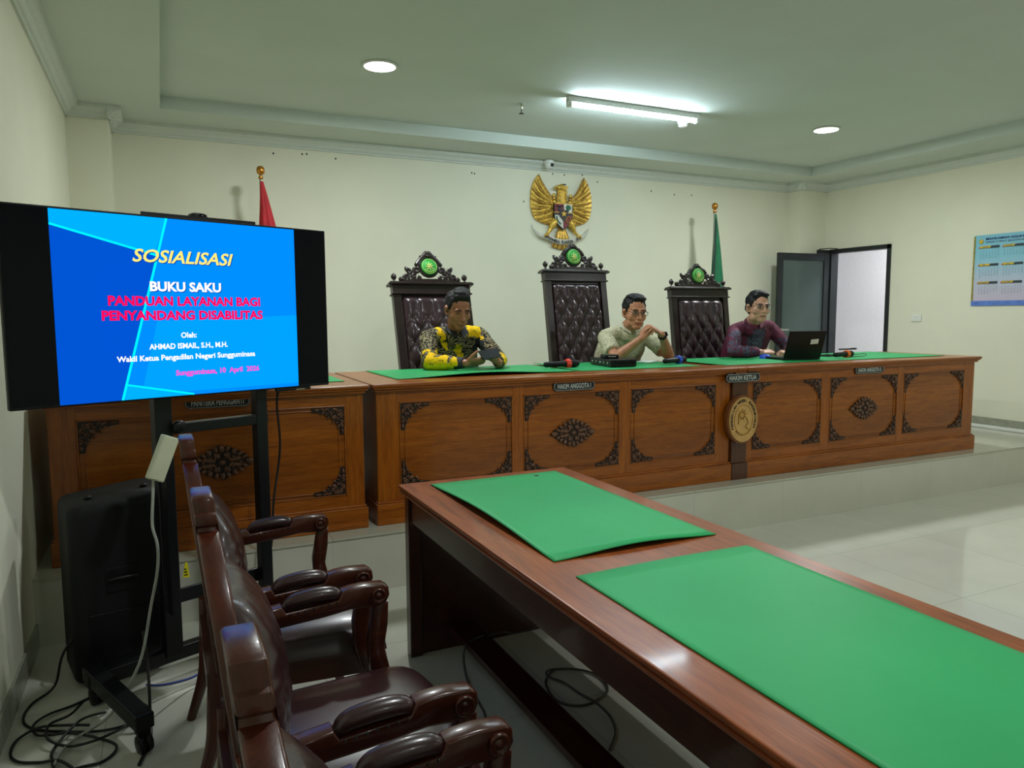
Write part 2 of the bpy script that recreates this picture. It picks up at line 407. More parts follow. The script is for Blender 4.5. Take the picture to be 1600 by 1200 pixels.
downlight(5.60, 5.03, 'round glowing downlight near the right end of the ceiling, right of the tube')
for x, y, k in ((1.415, 1.6, .85), (5.60, 1.6, .6), (1.415, -1.8, .35), (5.60, -1.8, .3)):
    downlight(x, y, 'round downlight further back in the ceiling tray, out of the picture', k)
tl = thing('tube_light', 'long white fluorescent batten on the ceiling', 'light', (3.56, 5.12, TRAY))
MB().box(-.64, .64, -.022, .022, -.045, 0, bev=.004).obj('batten', M_white, tl)
MB().tube([(-.60, 0, -.062), (.60, 0, -.062)], .014, n=12).obj('tube', M_tube, tl)
for xa in (-.64, .605): MB().box(xa, xa+.035, -.02, .02, -.082, -.03, bev=.004).obj('lamp_holder', M_white, tl)
cl = thing('ceiling_light', 'square ceiling panel lighting the room beyond the door', 'light', (8.5, 6.2, 3.1))
MB().box(-.3, .3, -.3, .3, -.03, 0).obj('panel', M_lamp, cl)
L = bpy.data.lights.new('panel', 'AREA'); L.size = .58; L.energy = CORR_W; L.color = (.95, .97, 1)
o = bpy.data.objects.new('lamp_light', L); COL.objects.link(o); o.parent = cl; o.location = (0, 0, -.035)
sp = thing('sprinkler', 'small sprinkler head on the ceiling left of the tube', 'sprinkler', (2.70, 5.477, TRAY))
MB().lathe([(.03, 0), (.03, -.006), (.012, -.008), (.012, -.03), (.008, -.05)], n=12).obj('fitting', M_chrome, sp)
MB().lathe([(.004, -.05), (.004, -.07), (.022, -.072), (.022, -.075), (.002, -.076)], n=12).obj('deflector', M_metal, sp)
sd = thing('smoke_detector', 'white round smoke detector beside the right end of the tube', 'detector', (4.232, 5.371, TRAY))
MB().lathe([(.05, 0), (.05, -.018), (.042, -.022)], n=24).obj('base', M_white, sd)
MB().lathe([(.042, -.022), (.040, -.042), (.028, -.05), (.001, -.052)], n=24).obj('cover', M_white, sd)
cc = thing('security_camera', 'white dome security camera under the ceiling above the gold eagle', 'camera', (3.68, 6.83, SOF))
MB().lathe([(.052, 0), (.052, -.03), (.047, -.045)], n=24).obj('housing', M_white, cc)
MB().ell((0, 0, -.05), (.045, .045, .045)).obj('dome', M_white, cc)
MB().box(-.004, .03, -.052, -.036, -.075, -.045, bev=.004).obj('lens', M_black, cc)
# ================================================================== BENCHES
def corner_carving_mesh(L=.17, H=.15):
    mb = MB(); R = .155
    arc = []
    for k in range(9):
        a = pi+pi/2*k/8
        arc.append((L+.0+(L-.022)*cos(a), H+(H-.022)*sin(a)))
    poly = [(0, 0), (L, 0)]+arc[::-1][0:]+[(0, H)]
    # ground plate; the face looks toward -y
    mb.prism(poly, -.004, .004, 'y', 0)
    rnd = random.Random(3)
    def curl(cx, cy, r, a0, sg, th=.0055):
        pts = [(x, -.007, y) for x, y in spiral(cx, cy, r, .95, a0, sg, 12, .12)]
        mb.tube(pts, [th*(1-.45*i/12) for i in range(13)], 1, 6)
        mb.ell((cx, -.008, cy), (r*.3, .007, r*.3), 1, None, 8, 5)
    def leaf(x, y, a, l, wd):
        M = T(x, -.006, y) @ RY(-a)
        mb.ell((l/2, 0, 0), (l/2, .007, wd/2), 1, M, 8, 6)
    for mir in (0, 1):
        def q(x, y): return (y*L/H, x*H/L) if mir else (x, y)
        for (x, y, r, a0, sg) in ((.052, .018, .017, 2.6, 1), (.088, .013, .012, .4, -1), (.117, .010, .0085, 2.4, 1), (.070, .034, .011, -1, -1)):
            cx, cy = q(x, y); curl(cx, cy, r, (pi/2-a0) if mir else a0, -sg if mir else sg)
        for (x, y, a, l, wd) in ((.128, .008, .05, .034, .012), (.10, .022, .35, .03, .011), (.075, .046, .5, .022, .010), (.045, .04, .9, .03, .012), (.03, .012, -.2, .03, .011), (.088, .028, .9, .018, .009)):
            cx, cy = q(x, y); leaf(cx, cy, (pi/2-a) if mir else a, l, wd)
    curl(.024, .024, .019, .78, 1, .006)
    leaf(.04, .04, .78, .034, .016)
    return mb.mesh('corner_carving', [M_carve0, M_carve])
ME_corner = corner_carving_mesh()
def medallion_mesh(a=.16, b=.088):
    mb = MB(); poly = []
    for k in range(64):
        t = 2*pi*k/64; c_, s_ = cos(t), sin(t)
        r = 1/(abs(c_)**1.15+abs(s_)**1.15)**(1/1.15); r *= 1+.07*sin(t*16)
        poly.append((a*r*c_, b*r*s_))
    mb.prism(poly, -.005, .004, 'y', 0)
    def leaf(x, y, ang, l, wd, h=.010):
        wd *= 1.35
        mb.ell((l/2, 0, 0), (l/2, h, wd/2), 1, T(x, -.006, y) @ RY(-ang), 8, 6)
    def curl(cx, cy, r, a0, sg, th=.006):
        pts = [(x, -.009, y) for x, y in spiral(cx, cy, r, 1.0, a0, sg, 12, .12)]
        mb.tube(pts, [th*(1-.4*i/12) for i in range(13)], 1, 6)
    for sx in (1, -1):
        leaf(sx*.11, 0, 0 if sx > 0 else pi, .05, .024)
        for sz in (1, -1):
            A = lambda g: atan2(sz*sin(g), sx*cos(g))
            leaf(sx*.03, sz*.008, A(.2), .07, .018); leaf(sx*.095, sz*.014, A(.55), .035, .014); leaf(sx*.075, sz*.03, A(.7), .036, .015)
            leaf(sx*.05, sz*.042, A(.95), .036, .016); leaf(sx*.022, sz*.052, A(1.2), .036, .016); leaf(sx*.012, sz*.02, A(.9), .04, .016)
            curl(sx*.048, sz*.026, .019, A(2.2), sx*sz); curl(sx*.086, sz*.008, .012, A(2.6), -sx*sz, .005); curl(sx*.02, sz*.04, .012, A(-.5), -sx*sz, .005)
            curl(sx*.064, sz*.046, .009, A(2.9), sx*sz, .004)
    for sz in (1, -1): leaf(0, sz*.05, sz*pi/2, .04, .02)
    mb.ell((0, -.008, 0), (.016, .010, .014), 1)
    return mb.mesh('centre_carving', [M_carve0, M_carve])
ME_med = medallion_mesh()
M_plate = plain('plate_black', (24, 25, 27), .35)
M_silver = plain('plate_letter', (190, 196, 196), .3, .4)
def name_plate(txt, wd, ht, parent, loc, label):
    mb = MB(); c = ht*.28
    out = [(-wd/2+c, -ht/2), (wd/2-c, -ht/2), (wd/2, -ht/2+c), (wd/2, ht/2-c), (wd/2-c, ht/2), (-wd/2+c, ht/2), (-wd/2, ht/2-c), (-wd/2, -ht/2+c)]
    mb.prism(out, -.010, 0, 'y')
    o = mb.obj('name_plate', M_plate, parent, loc, label)
    inn = [(x*(1-.035*.3/wd), -.0125, z*.84) for x, z in out]
    MB().tube(inn, .0016, 0, 6, closed=True).obj('plate_border', M_silver, o)
    tb = MB(); text_mb(tb, txt, ht*.5, T(0, -.0115, -ht*.25) @ RX(pi/2), 0, wd*.80, bold=.03)
    tb.obj('plate_lettering', M_silver, o, fix=False)
    return o
BY = 3.99
def bench(x0, x1, y1, panels, label, group, meds=(), z_p0=.51, z_p1=1.01, corners='all', endl=True):
    """front board faces -y at y=BY; world x of panels; the worktop overhangs"""
    cx = (x0+x1)/2
    r = thing('court_bench', label, 'bench', (cx, BY, PZ), 0, group)
    X = lambda x: x-cx
    a, b, D = X(x0), X(x1), y1-BY
    H = .80
    mb = MB().box(a-.03, b+.03, -.045, D, H-.020, H, bev=.006).box(a-.022, b+.022, -.036, D-.01, H-.032, H-.019, bev=.004).box(a-.012, b+.012, -.022, D-.02, H-.048, H-.031, bev=.004)
    mb.obj('worktop', M_teak, r)
    # front frame: stiles upright, rails across
    zp0, zp1 = z_p0-PZ, z_p1-PZ
    xs = [a]
    for p0, p1 in panels: xs += [X(p0), X(p1)]
    xs.append(b)
    for i in range(0, len(xs), 2): MB().box(xs[i], xs[i+1], 0, .03, .10, H-.045, bev=.002).obj('front_stile', M_teakz, r)
    for p0, p1 in panels:
        MB().box(X(p0), X(p1), .001, .03, zp1, H-.045).obj('front_rail', M_teak, r); MB().box(X(p0), X(p1), .001, .03, .10, zp0).obj('front_rail', M_teak, r)
    pl = MB().box(a-.012, b+.012, -.028, .03, 0, .118, bev=.004).box(a-.006, b+.006, -.016, .03, .117, .130, bev=.004)
    for xx, sg in ((a, 1), (b, -1)): pl.box(min(xx-.012*sg, xx+.03*sg), max(xx-.012*sg, xx+.03*sg), .03, D-.02, 0, .118)
    pl.obj('plinth', M_teak, r)
    for xx, sg in ((a, 1), (b, -1)):
        MB().box(min(xx, xx+.025*sg), max(xx, xx+.025*sg), .03, D-.04, .118, H-.045).obj('side_panel', M_teakz, r)
    MB().box(a+.03, b-.03, .034, .05, .0, H-.05).obj('inner_board', M_tabd, r)
    for i, (p0, p1) in enumerate(panels):
        pw, ph = p1-p0, zp1-zp0; pc = X((p0+p1)/2); zc = (zp0+zp1)/2
        f = MB().box(-pw/2, pw/2, .006, .03, -ph/2, ph/2)
        # sunken outer moulding and rounded inner bead
        for (x0_, x1_, z0_, z1_) in ((-pw/2, pw/2, ph/2-.008, ph/2), (-pw/2, pw/2, -ph/2, -ph/2+.008), (-pw/2, -pw/2+.008, -ph/2, ph/2), (pw/2-.008, pw/2, -ph/2, ph/2)):
            f.box(x0_, x1_, -.003, .008, z0_, z1_, bev=.002)
        ins, R = .036, .125; pts = []
        for sx, sz, a0 in ((1, 1, 0), (-1, 1, pi/2), (-1, -1, pi), (1, -1, 1.5*pi)):
            for k in range(9):
                t_ = a0+pi/2*k/8; pts.append((sx*(pw/2-ins-R)+R*cos(t_), .005, sz*(ph/2-ins-R+.012)+R*sin(t_)))
        f.tube(pts, .0045, 0, 6, closed=True)
        pn = f.obj('panel', M_teakp, r, (pc, 0, zc))
        for k, (sx, sz, ang) in enumerate(((-1, -1, 0), (1, -1, 1), (1, 1, 2), (-1, 1, 3))):
            if corners != 'all' and k not in corners: continue
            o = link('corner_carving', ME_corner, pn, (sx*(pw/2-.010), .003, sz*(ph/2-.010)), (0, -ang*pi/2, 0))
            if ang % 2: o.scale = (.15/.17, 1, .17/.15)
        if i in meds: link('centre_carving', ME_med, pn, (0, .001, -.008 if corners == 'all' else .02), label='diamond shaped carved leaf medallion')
    return r
LB = bench(1.06, 3.595, 4.92, [(1.19, 1.90), (1.972, 2.672), (2.756, 3.472)], 'carved teak bench lettered HAKIM ANGGOTA I, before the man in yellow and black', 'carved court benches', (1,))
RB = bench(3.745, 6.30, 4.92, [(3.80, 4.49), (4.575, 5.335), (5.405, 6.17)], 'carved teak bench at the right end, lettered HAKIM ANGGOTA II, carrying the laptop', 'carved court benches', (1,))
CB = bench(-.50, .985, 4.92, [(-.385, .888)], 'carved teak bench lettered PANITERA PENGGANTI, behind the television stand', 'carved court benches', (0,))
name_plate('HAKIM ANGGOTA I', .30, .058, LB, (2.325-(1.06+3.595)/2, -.0005, 1.050-PZ), 'black plate lettered HAKIM ANGGOTA I')
name_plate('HAKIM ANGGOTA II', .32, .058, RB, (4.99-(3.745+6.30)/2, -.0005, 1.053-PZ), 'black plate lettered HAKIM ANGGOTA II')
name_plate('PANITERA PENGGANTI', .31, .056, CB, (.243-(-.5+.985)/2, -.0005, 1.064-PZ), 'black plate lettered PANITERA PENGGANTI')
# middle post with plate and seal
mp = thing('bench_post', 'dark wooden post joining the two judges benches, carrying HAKIM KETUA and the gold seal', 'post', (3.67, BY, PZ))
MB().box(-.068, .068, -.02, .25, .118, .752, bev=.003).obj('post_shaft', M_teakd, mp)
MB().box(-.073, .073, -.034, .25, 0, .118, bev=.004).obj('post_foot', M_teakd, mp)
MB().box(-.0445, .0445, -.045, .25, .780, .80, bev=.004).box(-.05, .05, -.030, .25, .752, .780, bev=.003).obj('top_bridge', M_teak, mp)
name_plate('HAKIM KETUA', .31, .062, mp, (.005, -.0305, 1.048-PZ), 'black plate lettered HAKIM KETUA')
M_sealw = plain('seal_wood', (120, 70, 34), .4); M_seal = plain('seal_gold', (208, 164, 98), .42, .15, var=.05); M_seald = plain('seal_letter', (52, 34, 18), .5)
def oval(rx, rz, y0, y1, n=48): return [(rx*cos(2*pi*k/n), rz*sin(2*pi*k/n)) for k in range(n)]
sl = MB().prism(oval(.142, .172, 0, 0), -.032, 0, 'y').obj('seal', M_sealw, mp, (0, -.0205, .752-PZ), 'oval gold seal with a raised sun and a ring of letters')
MB().prism(oval(.128, .158, 0, 0), -.038, -.031, 'y').tube([(x, -.038, z) for x, z in oval(.126, .156, 0, 0)], .004, closed=True, n=6).obj('seal_face', M_seal, sl)
s = MB(); tx = 'PENGADILAN NEGERI SUNGGUMINASA'
for i, ch in enumerate(tx):
    if ch == ' ': continue
    a_ = radians(205-230*i/(len(tx)-1)); px, pz = .106*cos(a_), .134*sin(a_)
    text_mb(s, ch, .019, T(px, -.0395, pz) @ RX(pi/2) @ RZ(a_-pi/2) @ T(0, -.008, 0), 0, bold=.05)
s.obj('seal_lettering', M_seald, sl, fix=False)
s = MB().tube([(x, -.039, z) for x, z in oval(.082, .106, 0, 0)], .0022, closed=True, n=6)
for k in range(9):
    a_ = 2*pi*k/9+.2; s.tube([(-.012+.026*cos(a_), -.040, .035+.026*sin(a_)), (-.012+.044*cos(a_), -.040, .035+.044*sin(a_))], [.004, .001], 0, 6)
s.tube([(x-.012, -.040, z+.035) for x, z in oval(.02, .022, 0, 0, 20)], .004, closed=True, n=6)
s.tube(smoothpath([(.02, -.04, .02), (.04, -.04, -.02), (.02, -.04, -.05), (.045, -.04, -.07)], 5), .0035, 0, 6).tube([(-.045, -.04, .05), (-.045, -.04, -.03)], .0035, 0, 6)
s.tube(smoothpath([(-.07, -.04, -.075), (-.02, -.04, -.105), (.03, -.04, -.1), (.065, -.04, -.07)], 5), .004, 0, 6).obj('seal_relief', M_seald if False else M_goldd, sl)

# desk mats
def mat_obj(x0, x1, y0, y1, z, label, group, lift=None, cols=28, rows=16, hole=None):
    """thin green sheet with curled edges; lift(u,v) gives the height above the worktop"""
    cx, cy = (x0+x1)/2, (y0+y1)/2; mb = MB(); L = lift or (lambda u, v: .0)
    mb.grid(lambda u, v: (x0+(x1-x0)*u-cx, y0+(y1-y0)*v-cy, .0035+L(u, v)), cols, rows)
    mb.grid(lambda u, v: (x0+(x1-x0)*u-cx, y0+(y1-y0)*v-cy, .0008+L(u, v)), cols, rows)
    n1 = (cols+1)*(rows+1); rim = [i for i in range(cols+1)]+[(j+1)*(cols+1)-1 for j in range(1, rows+1)]+[rows*(cols+1)+i for i in range(cols-1, -1, -1)]+[j*(cols+1) for j in range(rows-1, 0, -1)]
    for a_, b_ in zip(rim, rim[1:]+rim[:1]): mb.f.append([a_, b_, b_+n1, a_+n1]); mb.m.append(0); mb.sm.append(False)
    o = mb.obj('desk_mat', M_green, None, (cx, cy, z)); tag(o, label, 'desk mat', group); return o
ZB = PZ+.80+.0005
mat_obj(.2, .935, 4.2, 4.86, ZB, 'green desk mat on the bench behind the television', 'green mats on the court benches')
mat_obj(1.235, 2.46, 4.18, 4.90, ZB, 'green desk mat under the forearms of the man in yellow and black', 'green mats on the court benches', lambda u, v: .020*max(0, sin(pi*min(1, u*1.05)))**2*(1-v)**2+.012*max(0, u-.75)*(1-v))
mat_obj(2.50, 3.50, 4.18, 4.90, ZB, 'green desk mat under the wireless receiver and the elbows of the bespectacled man', 'green mats on the court benches', lambda u, v: .010*max(0, 1-u*6)*v)
mat_obj(3.70, 4.92, 4.14, 4.90, ZB, 'green desk mat under the open laptop', 'green mats on the court benches')
mat_obj(4.93, 6.12, 4.14, 4.90, ZB, 'green desk mat at the right end of the benches under the orange microphone', 'green mats on the court benches', lambda u, v: .006*max(0, u-.7))

# ================================================================== FOREGROUND TABLE
TX0, TX1, TY0, TY1, TH = .905, 1.738, .30, 3.075, .76
tcx, tcy = (TX0+TX1)/2, (TY0+TY1)/2
tb = thing('long_table', 'long dark wooden table in the foreground with two green mats on it', 'table', (tcx, tcy, 0))
hx_, hy_ = (TX1-TX0)/2, (TY1-TY0)/2
mb = MB().box(-hx_, hx_, -hy_, hy_, TH-.014, TH, bev=.005).box(-hx_+.008, hx_-.008, -hy_+.008, hy_-.008, TH-.022, TH-.013, bev=.002).box(-hx_+.002, hx_-.002, -hy_+.002, hy_-.002, TH-.034, TH-.021, bev=.006).box(-hx_+.016, hx_-.016, -hy_+.016, hy_-.016, TH-.042, TH-.033, bev=.003)
mb.obj('tabletop', M_tab, tb)
ap = MB()
for sx in (-1, 1): ap.box(min(sx*(hx_-.03), sx*(hx_-.055)), max(sx*(hx_-.03), sx*(hx_-.055)), -hy_+.05, hy_-.05, TH-.15, TH-.04)
for sy in (-1, 1): ap.box(-hx_+.03, hx_-.03, min(sy*(hy_-.03), sy*(hy_-.055)), max(sy*(hy_-.03), sy*(hy_-.055)), TH-.15, TH-.04)
ap.obj('apron', M_tabd, tb)
for sy in (-1, 1):
    y0, y1 = sorted((sy*(hy_-.03), sy*(hy_-.085)))
    MB().box(-hx_+.028, hx_-.028, y0+.02 if sy > 0 else y0, y1 if sy > 0 else y1-.02, .0, TH-.045, bev=.003).obj('end_panel', M_tabd, tb)
    for xa in (-hx_+.02, hx_-.075): MB().box(xa, xa+.055, y0, y1, 0, TH-.041, bev=.004).obj('corner_leg', M_tabd, tb)
MB().box(hx_-.10, hx_-.08, -hy_+.08, hy_-.08, .10, TH-.05).obj('modesty_panel', M_tabd, tb)
MB().box(1.105-tcx, 1.225-tcx, -hy_+.08, hy_-.08, .085, .115, bev=.004).obj('foot_rail', M_tabd, tb)
mt = mat_obj(1.03, 1.648, 1.88, 3.0, TH+.0005, 'green desk mat on the far half of the long table, its edges curling up', 'green mats on the long table', lambda u, v: .022*(1-u)**2*max(0, sin(pi*min(1, v*1.0)))**1.2+.016*max(0, sin(pi*u))**1.5*max(0, 1-v*3)**2)
MB().lathe([(.001, .0), (.011, .0), (.011, .0008), (.001, .0008)], n=14).obj('hole', M_carve0, mt, (.18, .50, .004))
mat_obj(1.025, 1.655, .60, 1.742, TH+.0005, 'scuffed green desk mat on the near half of the long table', 'green mats on the long table', lambda u, v: .004*max(0, v-.9)*10*sin(pi*u))
# ================================================================== JUDGES' CHAIRS
M_emb = plain('emblem_green', (28, 150, 52), .6, var=.05); M_embg = plain('emblem_gold', (200, 204, 120), .5, .0)
def judge_chair(x, ybase, w, zc, zpk, label, seed, dr=.066, lean=17, topz=.21):
    """back board leans; ybase is the back plane at seat height, zc the cornice top, zpk the crest tip (world heights)"""
    r = thing('judge_chair', label, 'chair', (x, ybase, PZ), 0, 'high backed judges chairs')
    ang = radians(lean); zs = .42
    Mb = T(0, 0, zs) @ RX(-ang)          # back frame coordinates: x, y toward the wall, z up along the back
    hb = (zc-PZ-zs)/cos(ang); hw = w/2
    f = MB().box(-hw, -hw+.06, -.03, .03, -.08, hb-.09, M=Mb, bev=.006).box(hw-.06, hw, -.03, .03, -.08, hb-.09, M=Mb, bev=.006).box(-hw+.07, hw-.07, 0, .025, -.08, hb-.09, M=Mb)
    f.obj('back_frame', M_ebony, r)
    c = MB().box(-hw-.012, hw+.012, -.045, .035, hb-.10, hb-.088, M=Mb, bev=.004).box(-hw-.002, hw+.002, -.034, .032, hb-.09, hb-.025, M=Mb, bev=.003).box(-hw-.03, hw+.03, -.055, .04, hb-.026, hb-.008, M=Mb, bev=.005).box(-hw-.02, hw+.02, -.045, .036, hb-.010, hb, M=Mb, bev=.003)
    c.obj('top_rail', M_ebony, r)
    # buttoned cushion
    cw, z0, z1 = w-.135, -.02, hb-.115; px, pzz = cw/8, .095
    top0 = z1-topz
    def fn(u, v):
        xx = -cw/2+cw*u; zz = z0+(z1-z0)*v
        q = (zz-top0)/(2*pzz)
        a = xx/px
        if zz < top0:
            p1, p2 = a*.5+q, a*.5-q
            h = (abs(sin(pi*(p1+.25)))*abs(sin(pi*(p2-.25))))**.38
        else:
            k = min(1, (zz-top0)/.12)
            p1, p2 = a*.5+q, a*.5-q
            hA = (abs(sin(pi*(p1+.25)))*abs(sin(pi*(p2-.25))))**.38
            hB = abs(sin(pi*a*.5))**.4
            h = hA*(1-k)+(.35+.65*hB)*k
        e = min(1, min(u, 1-u)*cw/.05)*1.0; e2 = min(1, min(v, 1-v)*(z1-z0)/.06)
        e = sqrt(max(0, 1-(1-e)**2)); e2 = sqrt(max(0, 1-(1-e2)**2))
        y = -.006-(.018+.032*h+.006*noise.noise(Vector((xx*9+seed, zz*7, seed))))*e*e2
        return (xx, y, zz)
    MB().grid(fn, 56, 84, M=Mb).obj('back_cushion', M_leatherj, r, fix=False)
    st = MB()
    for sx in (-1, 1):
        for k in range(int((z1-z0)/.03)): st.ell((sx*(cw/2+.004), -.008, z0+.015+k*.03), (.006, .006, .006), 0, Mb, 6, 4)
    st.obj('stud_trim', M_ebony, r)
    # carved crest
    hc = (zpk-zc)/cos(ang); g = MB(); B = Mb @ T(0, -.005, hb)
    ez = hc*.50
    g.prism([(-w*.42, 0), (w*.42, 0), (w*.36, .018), (w*.2, .03), (-w*.2, .03), (-w*.36, .018)], -.012, .014, 'y', M=B)
    g.tube([((dr+.008)*cos(t_), 0, ez+(dr+.008)*sin(t_)) for t_ in [2*pi*k/28 for k in range(28)]], .012, n=8, closed=True, M=B)
    g.prism([(-.035, ez+dr-.005), (.035, ez+dr-.005), (.05, ez+dr-.02), (.03, hc-.03), (.0, hc), (-.03, hc-.03), (-.05, ez+dr-.02)], -.010, .012, 'y', M=B)
    g.ell((0, -.008, ez+dr+.022), (.022, .016, .014), M=B)
    for sx in (-1, 1):
        g.tube(smoothpath([(sx*.012, 0, hc-.01), (sx*.045, 0, hc-.045), (sx*.075, 0, ez+.05), (sx*.098, 0, ez+.02)], 5), .017, n=8, cap='round', M=B)
        for (cx_, cz_, rr, a0, sg, th) in ((.10, .095, .022, 1.2, 1, .009), (.125, .048, .026, 2.4, -1, .009), (.165, .085, .024, .6, 1, .010), (.195, .042, .020, 2.2, -1, .008), (.085, .035, .018, .2, 1, .008), (.06, hc-.055, .014, 1.0, 1, .007)):
            g.tube([(sx*p_[0], -.004, p_[1]) for p_ in spiral(cx_, cz_, rr, 1.0, a0, sg, 14, .15)], [th*1.4*(1-.3*i/14) for i in range(15)], n=6, M=B)
            g.ell((sx*cx_, -.006, cz_), (rr*.3, .012, rr*.3), M=B, nu=8, nv=5)
        g.tube(smoothpath([(sx*.22, 0, .0), (sx*.175, 0, .03), (sx*.168, 0, .075), (sx*.185, 0, .118)], 5), [.014, .013, .012, .011, .012, .013, .014, .015, .014, .013, .012, .012, .013, .015, .016, .012], n=8, cap='round', M=B)
        g.tube(smoothpath([(sx*.145, 0, .01), (sx*.13, 0, .06), (sx*.12, 0, .115)], 5), .014, n=8, cap='round', M=B)
    g.obj('crest', M_ebony, r, label='pierced scroll carving')
    e = MB().lathe([(.001, .012), (dr-.004, .012), (dr, .006), (dr, -.004), (.001, -.004)], n=32, M=B @ T(0, -.012, ez) @ RX(pi/2))
    eo = e.obj('emblem', M_emb, r, label='round green emblem')
    gm = MB(); E = B @ T(0, -.0255, ez)
    gm.tube([(dr*.86*cos(t_), 0, dr*.86*sin(t_)) for t_ in [2*pi*k/24 for k in range(24)]], .0016, n=6, closed=True, M=E)
    for k in range(8):
        t_ = 2*pi*k/8; gm.tube([(dr*.16*cos(t_), 0, dr*.16*sin(t_)), (dr*.38*cos(t_+.25), 0, dr*.38*sin(t_+.25)), (dr*.52*cos(t_), 0, dr*.52*sin(t_))], [.0045, .004, .0015], n=6, M=E)
    gm.tube([(dr*.66*cos(t_), 0, dr*.66*sin(t_)) for t_ in [pi*1.15+pi*.7*k/12 for k in range(13)]], .0022, n=6, M=E)
    gm.ell((0, 0, 0), (dr*.14, .003, dr*.14), M=E, nu=8, nv=5)
    gm.obj('emblem_motif', M_embg, eo)
    for sx in (-1, 1):
        MB().lathe([(.016, 0), (.016, .008), (.008, .014), (.009, .022), (.019, .032), (.023, .046), (.019, .060), (.007, .068), (.004, .074)], n=14, M=Mb @ T(sx*(hw-.025), -.005, hb)).obj('finial', M_ebony, r)
        MB().lathe([(.010, 0), (.010, .006), (.02, .014), (.024, .028), (.018, .042), (.004, .048)], n=14, M=Mb @ T(sx*(hw-.085), -.005, hb)).obj('finial', M_ebony, r)
    # seat, arms and legs under and behind the bench
    MB().box(-hw+.04, hw-.04, -.44, .0, zs-.08, zs-.01, bev=.01).obj('seat_frame', M_ebony, r)
    MB().grid(lambda u, v: (-hw+.05+(w-.1)*u, -.43+.42*v, zs-.01+.05*(max(0, sin(pi*u))*max(0, sin(pi*v)))**.35), 16, 14).obj('seat', M_leatherj, r, fix=False)
    for sx in (-1, 1):
        MB().tube([(sx*(hw-.03), .05, zs+.2), (sx*(hw-.03), -.2, zs+.21), (sx*(hw-.03), -.33, zs+.2)], .02, n=8, cap='round').tube([(sx*(hw-.03), -.30, zs-.05), (sx*(hw-.03), -.30, zs+.2)], .018, n=8).obj('armrest', M_ebony, r)
        MB().tube([(sx*(hw-.06), -.40, zs-.05), (sx*(hw-.06), -.41, .1), (sx*(hw-.06), -.40, 0)], [.028, .022, .026], n=8).obj('leg', M_ebony, r)
        MB().tube([(sx*(hw-.06), -.02, zs-.05), (sx*(hw-.06), .02, .2), (sx*(hw-.06), .08, 0)], [.028, .024, .022], n=8).obj('leg', M_ebony, r)
    return r
judge_chair(1.90, 5.18, .625, 1.741, 1.985, 'high backed leather chair with a green emblem behind the man in yellow and black', 1, lean=16, topz=.23)
judge_chair(3.19, 5.28, .595, 1.865, 2.09, 'tallest high backed leather chair, empty, standing below the gold eagle', 2, lean=10, topz=.15)
judge_chair(4.462, 5.27, .645, 1.735, 1.945, 'high backed leather chair with a green emblem between the two bespectacled men', 3, lean=8, topz=.24)

